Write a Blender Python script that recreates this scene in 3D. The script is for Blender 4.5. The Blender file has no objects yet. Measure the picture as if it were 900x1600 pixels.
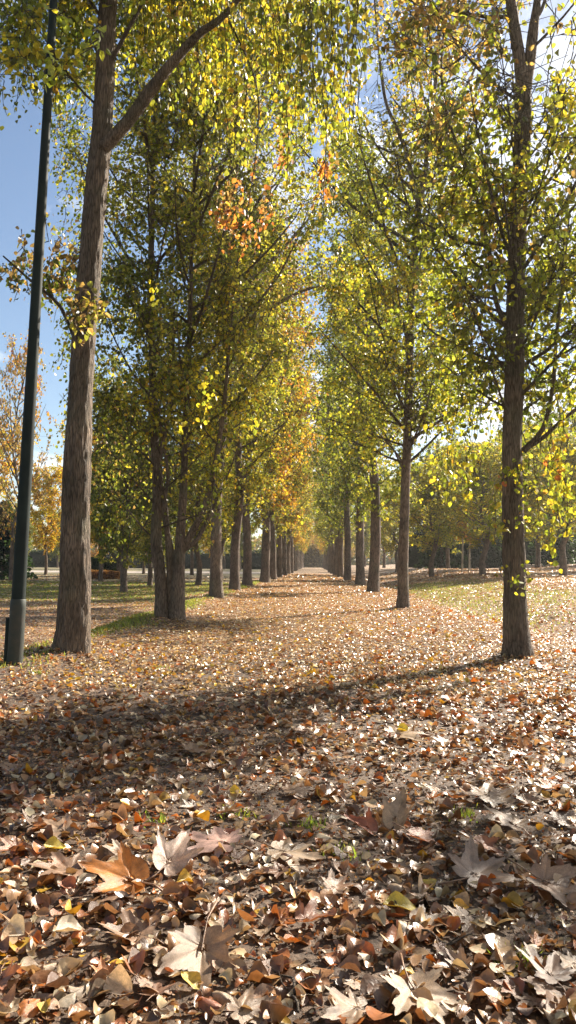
import bpy, math, random
import numpy as np
from mathutils import Vector, Matrix, Euler, noise
R = math.radians
rs = np.random.RandomState(7)
random.seed(7)
S = bpy.context.scene
C = S.collection
PI = math.pi

# ------------------------------------------------------------------ camera
CAM_H, FPX, W0, H0 = 0.85, 1186.0, 900.0, 1600.0
cam_d = bpy.data.cameras.new('camera'); cam = bpy.data.objects.new('camera', cam_d); C.objects.link(cam)
cam_d.sensor_fit = 'VERTICAL'; cam_d.sensor_height = 24.0; cam_d.lens = FPX / H0 * 24.0
cam_d.clip_start = 0.05; cam_d.clip_end = 3000
PITCH, YAW, ROLL = math.atan(80 / FPX), math.atan(40 / FPX), R(0.7)
rot = Matrix.Rotation(YAW, 3, 'Z') @ Matrix.Rotation(PI / 2 + PITCH, 3, 'X') @ Matrix.Rotation(ROLL, 3, 'Z')
cam.matrix_world = Matrix.Translation((0, 0, CAM_H)) @ rot.to_4x4()
S.camera = cam

def ray(px, py):
    return rot @ Vector(((px - W0 / 2) / FPX, -(py - H0 / 2) / FPX, -1.0))

def at(px, py, Y):
    d = ray(px, py); return Vector((0, 0, CAM_H)) + d * (Y / d.y)

def sstep(a, b, x):
    t = np.clip((x - a) / (b - a), 0, 1); return t * t * (3 - 2 * t)

def wob(x, y):
    return (np.sin(x * 1.3 + y * .7 + 1) * np.sin(y * .9 - x * .4) * .5 + np.sin(x * 2.9 - y * 1.7 + 2) * .25 + np.sin(y * 3.7 + x * 3.1) * .15)

def H(x, y):
    x = np.asarray(x, float); y = np.asarray(y, float)
    z = wob(x, y) * .018
    z = z - .34 * sstep(2.45, 3.5, -x) - .10 * sstep(8, 30, -x)
    z = z + .05 * np.exp(-((x + 2.45) / .35) ** 2)
    z = z - .13 * np.exp(-((x - 3.4 - .25 * np.sin(y * .23)) / .75) ** 2)
    z = z + .46 * sstep(3.7, 9, x) * sstep(4, 10, y) + .75 * sstep(13, 26, x) * sstep(20, 60, y)
    for (a, b, k) in ((-2.15, 6.7, .05), (1.88, 7.0, .05), (1.7, 14.4, .05), (-2.05, 10.6, .06)):
        z = z + k * np.exp(-((x - a) ** 2 + (y - b) ** 2) / .16)
    z = z + .10 * np.sin(y * .11 + 1) * sstep(3, 9, np.abs(x))
    return z

def ground(px, py):
    d = ray(px, py); t = CAM_H / max(-d.z, 1e-4)
    for _ in range(6):
        p = Vector((0, 0, CAM_H)) + d * t
        t = (CAM_H - float(H(p.x, p.y))) / max(-d.z, 1e-4)
    p = Vector((0, 0, CAM_H)) + d * t
    return p

# ------------------------------------------------------------------ mesh soup
class Soup:
    def __init__(s): s.v = []; s.c = []; s.f = []; s.n = 0
    def add(s, verts, faces, col, mat=0, smooth=False):
        verts = np.asarray(verts, np.float32).reshape(-1, 3); faces = np.asarray(faces, np.int32)
        col = np.asarray(col, np.float32)
        if col.ndim == 1: col = np.tile(col, (len(verts), 1))
        s.v.append(verts); s.c.append(col[:, :3]); s.f.append((faces + s.n, mat, smooth)); s.n += len(verts)
    def build(s, name, mats, parent=None):
        me = bpy.data.meshes.new(name)
        v = np.concatenate(s.v); c = np.concatenate(s.c)
        me.vertices.add(len(v)); me.vertices.foreach_set('co', v.ravel())
        loops = np.concatenate([f.ravel() for f, m, q in s.f])
        ns = np.concatenate([np.full(len(f), f.shape[1], np.int32) for f, m, q in s.f])
        mi = np.concatenate([np.full(len(f), m, np.int32) for f, m, q in s.f])
        sm = np.concatenate([np.full(len(f), q, bool) for f, m, q in s.f])
        st = np.concatenate([[0], np.cumsum(ns)[:-1]]).astype(np.int32)
        me.loops.add(len(loops)); me.loops.foreach_set('vertex_index', loops)
        me.polygons.add(len(ns)); me.polygons.foreach_set('loop_start', st); me.polygons.foreach_set('loop_total', ns)
        me.polygons.foreach_set('material_index', mi); me.polygons.foreach_set('use_smooth', sm)
        a = me.attributes.new('tint', 'FLOAT_COLOR', 'POINT')
        a.data.foreach_set('color', np.concatenate([c, np.ones((len(c), 1), np.float32)], 1).ravel())
        for m in mats: me.materials.append(m)
        me.update(calc_edges=True)
        o = bpy.data.objects.new(name, me); C.objects.link(o)
        if parent: o.parent = parent
        return o

def tag(o, label=None, cat=None, group=None, kind=None):
    if label: o['label'] = label
    if cat: o['category'] = cat
    if group: o['group'] = group
    if kind: o['kind'] = kind
    return o

def empty(name, loc, rz=0, sc=1):
    o = bpy.data.objects.new(name, None); C.objects.link(o); o.location = loc; o.rotation_euler = (0, 0, rz); o.scale = (sc, sc, sc)
    o.empty_display_size = .2; return o

def catmull(P, Rr, step):
    P = [Vector(p) for p in P]; out = []; ro = []
    for i in range(len(P) - 1):
        p0 = P[max(i - 1, 0)]; p1 = P[i]; p2 = P[i + 1]; p3 = P[min(i + 2, len(P) - 1)]
        n = max(1, int((p2 - p1).length / step))
        for k in range(n):
            t = k / n
            out.append(.5 * ((2 * p1) + (p2 - p0) * t + (2 * p0 - 5 * p1 + 4 * p2 - p3) * t * t + (3 * p1 - p0 - 3 * p2 + p3) * t ** 3))
            ro.append(Rr[i] * (1 - t) + Rr[i + 1] * t)
    out.append(P[-1]); ro.append(Rr[-1])
    return out, ro

def tube(soup, P, Rr, sides=6, col=(1, 1, 1), mat=0, disp=None, cap=True):
    P = [Vector(p) for p in P]; n = len(P); V = []
    up = Vector((0.13, 1, 0.1))
    for i in range(n):
        d = (P[min(i + 1, n - 1)] - P[max(i - 1, 0)]).normalized()
        a = d.cross(up); a = a.normalized() if a.length > 1e-3 else Vector((1, 0, 0)); b = d.cross(a).normalized()
        for k in range(sides):
            th = 2 * PI * k / sides
            r = Rr[i]; u = a * math.cos(th) + b * math.sin(th)
            if disp: r = r + disp(P[i] + u * r, u, i, Rr[i])
            V.append(P[i] + u * r)
    i = np.arange(n - 1)[:, None]; k = np.arange(sides)[None, :]; k2 = (k + 1) % sides
    F = np.stack([i * sides + k, i * sides + k2, (i + 1) * sides + k2, (i + 1) * sides + k], -1).reshape(-1, 4)
    soup.add(np.array([tuple(v) for v in V]), F, col, mat, True)
    if cap:
        base = soup.n - n * sides
        soup.f.append((np.array([[base + (n - 1) * sides + q for q in range(sides)]], np.int32), mat, False))

def bark_disp(seed, amp=.05):
    off = Vector((seed * 3.7, seed * 1.9, 0))
    def f(p, u, i, r):
        q = Vector((p.x * 16, p.y * 16, p.z * 3.2)) + off
        a = noise.noise(q); b = noise.noise(q * 2.1)
        rid = (1 - abs(a) * 2.2) * .6 + b * .5
        lump = noise.noise(Vector((p.x * 3, p.y * 3, p.z * 1.3)) + off)
        q3 = Vector((p.x * 34, p.y * 34, p.z * 4.5)) + off; fis = max(0, .28 - abs(noise.noise(q3))) / .28
        root = math.exp(-max(p.z + .1, 0) / .25) * (.5 + .5 * math.sin(math.atan2(u.y, u.x) * 5 + seed)) * 2.4 if r > .07 else 0
        return r * amp * (rid + lump * 1.3 - fis * .9 + root)
    return f

# ------------------------------------------------------------------ materials
def mat(name):
    m = bpy.data.materials.new(name); m.use_nodes = True; nt = m.node_tree; nt.nodes.clear()
    out = nt.nodes.new('ShaderNodeOutputMaterial'); return m, nt, out

def N(nt, t, **k):
    n = nt.nodes.new(t)
    for a, b in k.items():
        if a in n.inputs: n.inputs[a].default_value = b
        else: setattr(n, a, b)
    return n

def leaf_mat(name, trans=.5, rough=.42, spec=.5, tscale=(1.6, 1.55, .8), bump=0.0, thru=1.0):
    m, nt, out = mat(name); L = nt.links.new
    at_ = N(nt, 'ShaderNodeAttribute', attribute_name='tint')
    pr = N(nt, 'ShaderNodeBsdfPrincipled', Roughness=rough); pr.inputs['Specular IOR Level'].default_value = spec
    tc = N(nt, 'ShaderNodeTexCoord'); ns = N(nt, 'ShaderNodeTexNoise', Scale=60.0, Detail=3.0)
    L(tc.outputs['Object'], ns.inputs['Vector'])
    mp = N(nt, 'ShaderNodeMapRange'); mp.inputs['From Min'].default_value = .3; mp.inputs['From Max'].default_value = .7
    mp.inputs['To Min'].default_value = .72; mp.inputs['To Max'].default_value = 1.2
    L(ns.outputs['Fac'], mp.inputs['Value'])
    vm = N(nt, 'ShaderNodeVectorMath', operation='SCALE'); L(at_.outputs['Color'], vm.inputs[0]); L(mp.outputs[0], vm.inputs['Scale'])
    if bump:
        n3 = N(nt, 'ShaderNodeTexNoise', Scale=4.0, Detail=5.0, Roughness=.65); L(tc.outputs['Object'], n3.inputs['Vector'])
        m3 = N(nt, 'ShaderNodeMapRange'); m3.inputs['From Min'].default_value = .35; m3.inputs['From Max'].default_value = .6; m3.inputs['To Min'].default_value = .6; m3.inputs['To Max'].default_value = 1.12
        L(n3.outputs['Fac'], m3.inputs['Value']); v3 = N(nt, 'ShaderNodeVectorMath', operation='SCALE'); L(vm.outputs[0], v3.inputs[0]); L(m3.outputs[0], v3.inputs['Scale']); vm = v3
    L(vm.outputs[0], pr.inputs['Base Color'])
    if bump:
        n2 = N(nt, 'ShaderNodeTexNoise', Scale=140.0, Detail=4.0); L(tc.outputs['Object'], n2.inputs['Vector'])
        bp = N(nt, 'ShaderNodeBump', Strength=bump, Distance=.004); L(n2.outputs['Fac'], bp.inputs['Height']); L(bp.outputs[0], pr.inputs['Normal'])
    tr = N(nt, 'ShaderNodeBsdfTranslucent')
    v2 = N(nt, 'ShaderNodeVectorMath', operation='MULTIPLY'); v2.inputs[1].default_value = tscale
    L(vm.outputs[0], v2.inputs[0]); L(v2.outputs[0], tr.inputs['Color'])
    mx = N(nt, 'ShaderNodeMixShader', Fac=trans); L(pr.outputs[0], mx.inputs[1]); L(tr.outputs[0], mx.inputs[2]); L(mx.outputs[0], out.inputs[0])
    return m

def bark_mat(name, dark, light, scale=1.0):
    m, nt, out = mat(name); L = nt.links.new
    tc = N(nt, 'ShaderNodeTexCoord'); mp = N(nt, 'ShaderNodeMapping'); mp.inputs['Scale'].default_value = (1, 1, .11)
    L(tc.outputs['Object'], mp.inputs['Vector'])
    a = N(nt, 'ShaderNodeTexNoise', Scale=62.0 * scale, Detail=7.0, Roughness=.7, Distortion=1.2); L(mp.outputs[0], a.inputs['Vector'])
    v = N(nt, 'ShaderNodeTexVoronoi', Scale=58.0 * scale, feature='DISTANCE_TO_EDGE'); L(mp.outputs[0], v.inputs['Vector'])
    big = N(nt, 'ShaderNodeTexNoise', Scale=3.0, Detail=3.0); L(tc.outputs['Object'], big.inputs['Vector'])
    vr = N(nt, 'ShaderNodeMapRange'); vr.inputs['From Max'].default_value = .28; L(v.outputs['Distance'], vr.inputs['Value'])
    mul = N(nt, 'ShaderNodeMath', operation='MULTIPLY'); L(a.outputs['Fac'], mul.inputs[0]); L(vr.outputs[0], mul.inputs[1])
    ad = N(nt, 'ShaderNodeMath', operation='ADD'); L(mul.outputs[0], ad.inputs[0]); L(a.outputs['Fac'], ad.inputs[1])
    cr = N(nt, 'ShaderNodeValToRGB'); cr.color_ramp.elements[0].position = .36; cr.color_ramp.elements[1].position = .85
    cr.color_ramp.elements[0].color = (*dark, 1); cr.color_ramp.elements[1].color = (*light, 1)
    L(ad.outputs[0], cr.inputs['Fac'])
    mixc = N(nt, 'ShaderNodeMixRGB', blend_type='MIX'); mixc.inputs[2].default_value = (.09, .10, .055, 1)
    mr = N(nt, 'ShaderNodeMapRange'); mr.inputs['From Min'].default_value = .5; mr.inputs['From Max'].default_value = .75; mr.inputs['To Max'].default_value = .55
    L(big.outputs['Fac'], mr.inputs['Value']); L(mr.outputs[0], mixc.inputs[0]); L(cr.outputs[0], mixc.inputs[1])
    b3 = N(nt, 'ShaderNodeTexNoise', Scale=5.0, Detail=6.0, Roughness=.7); mp3 = N(nt, 'ShaderNodeMapping'); mp3.inputs['Scale'].default_value = (1, 1, .45); L(tc.outputs['Object'], mp3.inputs['Vector']); L(mp3.outputs[0], b3.inputs['Vector'])
    m4 = N(nt, 'ShaderNodeMapRange'); m4.inputs['From Min'].default_value = .35; m4.inputs['From Max'].default_value = .65; m4.inputs['To Min'].default_value = .5; m4.inputs['To Max'].default_value = 1.3
    L(b3.outputs['Fac'], m4.inputs['Value']); v4 = N(nt, 'ShaderNodeVectorMath', operation='SCALE'); L(mixc.outputs[0], v4.inputs[0]); L(m4.outputs[0], v4.inputs['Scale'])
    pr = N(nt, 'ShaderNodeBsdfPrincipled', Roughness=.85); L(v4.outputs[0], pr.inputs['Base Color'])
    bp = N(nt, 'ShaderNodeBump', Strength=1.0, Distance=.03); L(ad.outputs[0], bp.inputs['Height']); L(bp.outputs[0], pr.inputs['Normal'])
    L(pr.outputs[0], out.inputs[0]); return m

M_LEAF = leaf_mat('living_leaf', .55, .40, .5)
M_FAR = leaf_mat('far_leaf', .5, .5, .35)
M_DRY = leaf_mat('dry_leaf', .26, .36, .75, (1.12, .84, .5), bump=.35)
M_BARK = bark_mat('bark', (.024, .017, .012), (.27, .20, .145))
M_BARKF = bark_mat('far_bark', (.028, .019, .013), (.20, .14, .10), .8)
M_TWIG = bark_mat('twig_bark', (.05, .035, .025), (.17, .125, .09), 2)

# ------------------------------------------------------------------ foliage
OV = np.array([(0, 0, 0), (.28, .40, .10), (.66, .33, .09), (1, 0, -.06), (.66, -.33, .09), (.28, -.40, .10)])
OVF = np.array([(0, 1, 2, 3), (0, 3, 4, 5)])
DI = np.array([(0, 0, 0), (.42, .42, .10), (1, 0, -.03), (.42, -.42, .10)])
DIF = np.array([(0, 1, 2), (0, 2, 3)])

def proj(P):
    q = (np.asarray(P) - np.array([0, 0, CAM_H])) @ np.array(rot)      # camera axes
    return W0 / 2 + FPX * q[:, 0] / -q[:, 2], H0 / 2 - FPX * q[:, 1] / -q[:, 2], -q[:, 2]

def windows(wins, rng, near=1e9):
    """thin the crown where the photograph shows the stem or the sky through it"""
    def f(P):
        x, y, d = proj(P); k = np.ones(len(P), bool)
        for (x0, y0, x1, y1, p, dmax) in wins:
            k &= ~((x > x0) & (x < x1) & (y > y0) & (y < y1) & (d > 0) & (d < dmax) & (rng.uniform(size=len(P)) < p))
        return k
    return f

def unit(a): return a / np.maximum(np.linalg.norm(a, axis=-1, keepdims=True), 1e-9)

def add_leaves(soup, pos, dirv, size, cols, fine=True, mat_i=1, rng=rs):
    n = len(pos); T, F = (OV, OVF) if fine else (DI, DIF)
    d = unit(dirv); q = unit(rng.normal(size=(n, 3)) * (1, 1, .6)); s = unit(np.cross(d, q)); nn = np.cross(s, d)
    w = rng.uniform(.75, 1.1, n)[:, None, None]; fo = rng.uniform(-1.2, 2.2, n)[:, None, None]
    V = pos[:, None] + size[:, None, None] * (T[None, :, :1] * d[:, None] + T[None, :, 1:2] * w * s[:, None] + T[None, :, 2:] * fo * nn[:, None])
    k = len(T); FF = (np.arange(n)[:, None, None] * k + F[None]).reshape(-1, F.shape[1])
    soup.add(V.reshape(-1, 3), FF, np.repeat(cols, k, 0), mat_i, False)

def prisms(soup, A, B, r0, r1, mat_i=0):
    n = len(A)
    if not n: return
    d = unit(B - A); u = unit(np.cross(d, np.array([.31, .77, .2]))); w = np.cross(d, u); V = []
    for (P, rr) in ((A, r0), (B, r1)):
        for k in range(3):
            th = 2 * PI * k / 3; V.append(P + (u * math.cos(th) + w * math.sin(th)) * rr)
    V = np.stack(V, 1)
    F = np.array([(0, 1, 4, 3), (1, 2, 5, 4), (2, 0, 3, 5)])
    soup.add(V.reshape(-1, 3), (np.arange(n)[:, None, None] * 6 + F[None]).reshape(-1, 4), (.1, .07, .05), mat_i, True)

PAL = {
 'green':  [((.10, .135, .028), 5), ((.17, .20, .035), 3), ((.28, .28, .04), 1)],
 'lime':   [((.22, .26, .04), 5), ((.34, .35, .05), 3), ((.14, .17, .03), 1.5), ((.50, .42, .05), .8)],
 'yellow': [((.52, .43, .045), 5), ((.38, .36, .05), 3), ((.52, .32, .05), 1), ((.18, .19, .04), 1)],
 'olive':  [((.17, .18, .04), 5), ((.34, .31, .06), 3), ((.11, .12, .035), 2), ((.44, .35, .07), 1.4)],
 'gold':   [((.52, .33, .045), 5), ((.46, .23, .04), 3), ((.34, .29, .05), 2), ((.18, .17, .04), 1)],
 'orange': [((.46, .19, .06), 4), ((.40, .13, .05), 3), ((.48, .28, .07), 2)],
 'brown':  [((.32, .21, .11), 4), ((.24, .16, .08), 3), ((.40, .26, .12), 2), ((.18, .17, .06), 2)],
}
def pick(pal, n, rng):
    P = PAL[pal]; w = np.array([x[1] for x in P], float); i = rng.choice(len(P), n, p=w / w.sum())
    return np.array([x[0] for x in P])[i]

def tint(pos, mix, rng):
    """mix = [(palette, weight)...]; palettes gather in clumps of the crown."""
    n = len(pos); ph = rng.uniform(0, 6.28, (6, 3)); k = rng.normal(size=(6, 3)) * 1.4
    f = sum(np.sin(pos @ k[i] + ph[i, 0]) for i in range(6)) / 6 * .8 + rng.uniform(-.35, .35, n)
    order = np.argsort(np.argsort(f)) / max(n, 1)
    w = np.array([m[1] for m in mix], float); cum = np.cumsum(w / w.sum()); out = np.zeros((n, 3)); lo = 0
    for (pal, _), hi in zip(mix, cum):
        s = (order >= lo) & (order <= hi); out[s] = pick(pal, int(s.sum()), rng); lo = hi
    return out * rng.uniform(.75, 1.25, n)[:, None]

def bez(p, d, L, up, rng, n=6, jit=.06, droop=0.0):
    """limb: leaves along d, bends towards up; returns points"""
    pts = [p.copy()]; d = d.normalized(); st = L / (n - 1)
    for i in range(n - 1):
        d = (d + Vector((0, 0, up)) / (n - 1) + Vector(rng.normal(size=3)) * jit - Vector((0, 0, droop)) * (i / n) / (n - 1)).normalized()
        pts.append(pts[-1] + d * st)
    return pts

def interp(pts, t):
    f = t * (len(pts) - 1); i = min(int(f), len(pts) - 2); return pts[i].lerp(pts[i + 1], f - i), (pts[i + 1] - pts[i]).normalized()

def crown(soup, stem, r_at, h0, h1, Rm, nl, rng, mix, lsize=.07, per_twig=14, subs=9, twigs=6, fine=True, side=None,
          rise=.9, limb_r=.022, top=.6, tw_len=.45, keep=None, gap=0.0):
    """limbs > side branches > twigs > leaves along one stem (points bottom to top)."""
    zs = [p.z for p in stem]; A0 = []; B0 = []; LP = []; LD = []
    az = rng.uniform(0, 6.28)
    for i in range(nl):
        t = (i + rng.uniform(0, .9)) / nl; h = h0 + (h1 - h0) * t
        k = int(np.searchsorted(zs, h)); k = min(max(k, 1), len(zs) - 1)
        f = min(max((h - zs[k - 1]) / max(zs[k] - zs[k - 1], 1e-3), 0), 1); p = stem[k - 1].lerp(stem[k], f)
        az += 2.4 + rng.uniform(-.4, .4)
        prof = min(1, .55 + t * 2.2) if t < .2 else (1 if t < .55 else 1 - (1 - top) * (t - .55) / .45)
        L = Rm * prof * rng.uniform(.65, 1.2)
        if side is not None: L *= 1 + side[1] * math.cos(az - side[0])
        d = Vector((math.cos(az), math.sin(az), rng.uniform(.25, .9)))
        pts = bez(p, d, L * 1.2, rise, rng, 6)
        rr = min(limb_r * (L / 1.5), r_at * .5)
        tube(soup, pts, [rr * (1 - .8 * q / 5) for q in range(6)], 5, (.1, .07, .05), 0, cap=False)
        for s in range(subs):
            ts = rng.uniform(.15, 1); bp, bd = interp(pts, ts)
            sd = (bd * .6 + Vector(rng.normal(size=3)) * .75 + Vector((0, 0, .1))); sl = L * rng.uniform(.25, .5) * (1.15 - .5 * ts)
            sp = bez(bp, sd, sl, .25, rng, 4, .15)
            for q in range(3):
                A0.append(sp[q]); B0.append(sp[q + 1])
            for w in range(twigs):
                tp, td = interp(sp, rng.uniform(.2, 1))
                dd = (td * .4 + Vector(rng.normal(size=3)) * .7 + Vector((0, 0, -.35))).normalized()
                e = tp + dd * tw_len * rng.uniform(.5, 1.2)
                A0.append(tp); B0.append(e)
                m = int(per_twig * rng.uniform(.5, 1.4))
                tt = rng.uniform(0, 1.08, m)[:, None]
                LP.append(np.array(tp) * (1 - tt) + np.array(e) * tt + rng.normal(size=(m, 3)) * .035)
                LD.append(np.tile(np.array(dd), (m, 1)) * .5)
    return finish(soup, A0, B0, LP, LD, mix, rng, lsize, fine, keep)

def finish(soup, A0, B0, LP, LD, mix, rng, lsize, fine, keep=None):
    prisms(soup, np.array([tuple(a) for a in A0]), np.array([tuple(b) for b in B0]), .0055, .0025)
    LP = np.concatenate(LP); LD = np.concatenate(LD)
    if keep is not None:
        s = keep(LP); LP = LP[s]; LD = LD[s]
    n = len(LP)
    LD = LD + rng.normal(size=(n, 3)) * .6 + np.array([0, 0, -.55])
    add_leaves(soup, LP, LD, lsize * rng.uniform(.6, 1.2, n), tint(LP, mix, rng), fine, 1, rng)
    return n

def hanging(soup, starts, ends, rng, mix, lsize=.06, step=.022, fine=True, spread=.05):
    A0, B0, LP, LD = [], [], [], []
    for a, b in zip(starts, ends):
        a = Vector(a); b = Vector(b); m = 5; pts = []
        for i in range(m + 1):
            t = i / m; pts.append(a.lerp(b, t) + Vector(rng.normal(size=3)) * .03 * (0 < i < m) + Vector((0, 0, .25 * (a - b).length * t * (1 - t))))
        for i in range(m):
            A0.append(pts[i]); B0.append(pts[i + 1]); n = max(1, int((pts[i + 1] - pts[i]).length / step))
            t = rng.uniform(0, 1, n)[:, None]
            LP.append(np.array(pts[i]) * (1 - t) + np.array(pts[i + 1]) * t + rng.normal(size=(n, 3)) * spread)
            LD.append(np.tile(np.array((pts[i + 1] - pts[i]).normalized()), (n, 1)) * .6)
    return finish(soup, A0, B0, LP, LD, mix, rng, lsize, fine)

total = 0
def stem_from_px(pts, Y, extra=()):
    """[(px, py, width_px)...] measured in the photograph at depth Y -> points, radii"""
    P = [at(x, y, Y) for x, y, w in pts]; Q = [w * .9 / FPX * Y / 2 for x, y, w in pts]
    for p, r in extra: P.append(Vector(p)); Q.append(r)
    return P, Q

def add_stem(parent, name, P, Q, step=.05, sides=28, seed=1, amp=.07, flare=.55, m=None):
    s = Soup(); P = [Vector(p) for p in P]; P[0] = P[0] - Vector((0, 0, .12)) if flare else P[0]
    pts, rr = catmull(P, Q, step); z0 = pts[0].z + .12
    if flare:
        rr = [r * (1 + flare * math.exp(-max(p.z - z0, 0) / .16)) for p, r in zip(pts, rr)]
    tube(s, pts, rr, sides, (.2, .15, .1), 0, bark_disp(seed, amp))
    o = s.build(name, [m or M_BARK], parent)
    return o, pts

def tree_root(p, label, group=None, name='avenue_tree'):
    z = float(H(p[0], p[1])); return tag(empty(name, (0, 0, 0)), label, 'tree', group), z

G_R, G_L = 'trees of the right-hand avenue row', 'trees of the left-hand avenue row'
def reroot(root, p):
    """put the Empty at the tree's foot; children keep their world place"""
    root.location = p
    for c in root.children: c.matrix_parent_inverse = Matrix.Translation(-Vector(p))

# ---- near left tree
YA = 6.7
rng = np.random.RandomState(11)
tA = tag(empty('avenue_tree', (0, 0, 0)), 'thick straight trunk with sunlit right edge beside the dark green pole', 'tree', G_L)
PA, QA = stem_from_px([(110, 1032, 58), (116, 940, 52), (121, 720, 46), (129, 560, 41), (150, 300, 38), (160, 200, 36), (167, 50, 33), (172, -60, 32)], YA,
                      [(Vector(at(178, -260, YA)), .08), (Vector(at(176, -700, YA)), .06), (Vector(at(180, -1500, YA)), .02)])
_, ptsA = add_stem(tA, 'trunk', PA, QA, .03, 64, 3, .085, .3)
PL, QL = stem_from_px([(160, 232, 24), (200, 190, 23), (240, 135, 22), (272, 95, 19), (312, 52, 14), (352, 22, 11), (420, -60, 9), (500, -150, 5)], YA - .05)
_, ptsAl = add_stem(tA, 'limb', PL, QL, .05, 20, 5, .08, 0)
s = Soup()
n = crown(s, ptsA, .1, 5.0, 13.5, 2.3, 34, rng, [('olive', 3), ('yellow', 2), ('lime', 2), ('green', 2)], .07, 11, 8, 6, side=(0, .35))
# upper left overhang and right hanging curtain
st, en = [], []
for i in range(165):
    x = rng.uniform(215, 575); yb = rng.uniform(20, 330) * (1 - .35 * abs(x - 420) / 200) if x > 330 else rng.uniform(0, 190)
    Y = rng.uniform(5.6, 8.4) if x > 350 else rng.uniform(6.9, 8.6); e = at(x, yb, Y)
    if 395 < x < 445 and yb > 230: continue
    a = at(x + rng.normal() * 25 - 12, yb - rng.uniform(110, 330), Y + rng.normal() * .2); st.append(a); en.append(e)
n += hanging(s, st, en, rng, [('olive', 3), ('green', 1.5), ('lime', 2.5), ('yellow', 3.5), ('brown', .7)], .064, .027)
st, en = [], []
for i in range(105):
    x = rng.uniform(-60, 145); yb = rng.uniform(-20, 185) * (1 if x < 110 else .8); Y = rng.uniform(6.6, 9.0)
    en.append(at(x, yb, Y)); st.append(at(x + rng.uniform(-30, 60), yb - rng.uniform(70, 200), Y + .2))
n += hanging(s, st, en, rng, [('green', 5), ('olive', 1)], .062, .034)
for (cx, cy, rx, ry, cnt, mix, Y) in ((60, 430, 62, 55, 42, [('brown', 3), ('green', 2)], 6.9), (132, 500, 28, 40, 16, [('brown', 3), ('olive', 2)], 6.45),
                                      (378, 340, 44, 62, 24, [('orange', 4), ('brown', 3)], 8.2), (503, 318, 20, 50, 9, [('orange', 4), ('gold', 1), ('brown', 1)], 7.6), (445, 248, 16, 34, 3, [('orange', 2), ('brown', 2)], 7.6), (420, 200, 60, 60, 8, [('brown', 3), ('gold', 2)], 7.8),
                                      (330, 655, 70, 50, 5, [('yellow', 2), ('lime', 1)], 8.6), (240, 470, 20, 14, 1, [('yellow', 1)], 7.6), (100, 90, 40, 60, 6, [('lime', 1)], 4.6)):
    st, en = [], []
    for i in range(cnt):
        th = rng.uniform(0, 6.28); q = math.sqrt(rng.uniform(0, 1)); x = cx + rx * q * math.cos(th); y = cy + ry * q * math.sin(th)
        st.append(at(x + rng.uniform(0, 20), y - rng.uniform(18, 45), Y + rng.normal() * .15)); en.append(at(x, y, Y + rng.normal() * .15))
    n += hanging(s, st, en, rng, mix, .062, .03 if cnt > 5 else .02, spread=.03)
# thin shoots carrying those low clusters
for P in ([(128, 560, 9), (95, 480, 7), (50, 440, 5), (5, 400, 3)], [(352, 22, 5), (400, 130, 3), (400, 240, 2), (385, 330, 1.5)], [(500, -150, 4), (505, 90, 2.5), (510, 200, 2), (505, 310, 1.5)]):
    pp, qq = stem_from_px(P, 6.8); pp, qq = catmull(pp, qq, .12); tube(s, pp, qq, 5, (.1, .07, .05), 0)
s.build('crown', [M_TWIG, M_LEAF], tA); total += n
reroot(tA, PA[0])

# ---- left clump of stems
YB = 10.6
rng = np.random.RandomState(12)
tB = tag(empty('avenue_tree', (0, 0, 0)), 'clump of several slender stems rising from one foot at the path edge', 'tree', G_L)
stems = []
def stemset(root, Y, sets, seed, sides=18, step=.07):
    out = []
    for i, (nm, P, extra, fl) in enumerate(sets):
        pp, qq = stem_from_px(P, Y, extra)
        _, pts = add_stem(root, nm, pp, qq, step, sides, seed + i, .08, fl); out.append(pts)
    return out
fb = at(253, 972, YB); zz = lambda x, y, h, Y: (at(x, y, Y) + Vector((0, 0, h)))
SB = stemset(tB, YB, [
    ('trunk', [(255, 974, 27), (250, 900, 20), (244, 840, 19), (246, 760, 16), (241, 680, 16), (238, 560, 13), (236, 420, 11), (240, 240, 9), (246, 60, 6), (250, -200, 3)], (), .25),
    ('trunk', [(276, 970, 26), (279, 900, 22), (281, 850, 18), (287, 760, 13), (290, 660, 11), (296, 520, 9), (300, 380, 7), (306, 180, 5), (310, 0, 3)], (), .25),
    ('stem', [(262, 930, 9), (270, 868, 8), (255, 800, 7), (262, 740, 6), (246, 640, 4)], (), 0),
    ('stem', [(266, 950, 12), (264, 880, 10), (259, 800, 9), (250, 720, 7), (268, 620, 6), (272, 480, 4)], (), 0),
    ('stem', [(281, 868, 13), (298, 835, 12), (316, 800, 11), (332, 745, 10), (348, 650, 8), (360, 520, 4), (372, 400, 3)], (), 0),
    ('stem', [(284, 862, 8), (308, 842, 8), (330, 800, 7), (345, 770, 4), (372, 700, 3)], (), 0)], 20)
s = Soup()
kb = lambda LP: (LP[:, 0] > -3.55 - .1 * (LP[:, 2] - 2.5) + .25 * np.sin(LP[:, 2] * 3) )
n = crown(s, SB[0], .06, 2.5, 9.8, 1.6, 36, rng, [('green', 3), ('olive', 4), ('lime', 2)], .062, 10, 8, 6, keep=kb)
n += crown(s, SB[1], .05, 2.2, 8.4, 1.9, 34, rng, [('olive', 4), ('green', 1), ('lime', 3), ('yellow', 2)], .062, 10, 8, 6, keep=kb, side=(0, .3))
n += crown(s, SB[0], .03, 1.0, 2.6, 1.3, 9, rng, [('olive', 3), ('green', 2), ('lime', 1), ('yellow', 1)], .055, 6, 6, 4, keep=windows([(225, 700, 310, 990, .8, 10.6)], rng), rise=.2)
n += crown(s, SB[4], .03, 1.7, 5.0, .8, 10, rng, [('olive', 2), ('yellow', 2), ('lime', 1)], .065, 9, 6, 5)
st, en = [], []
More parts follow.
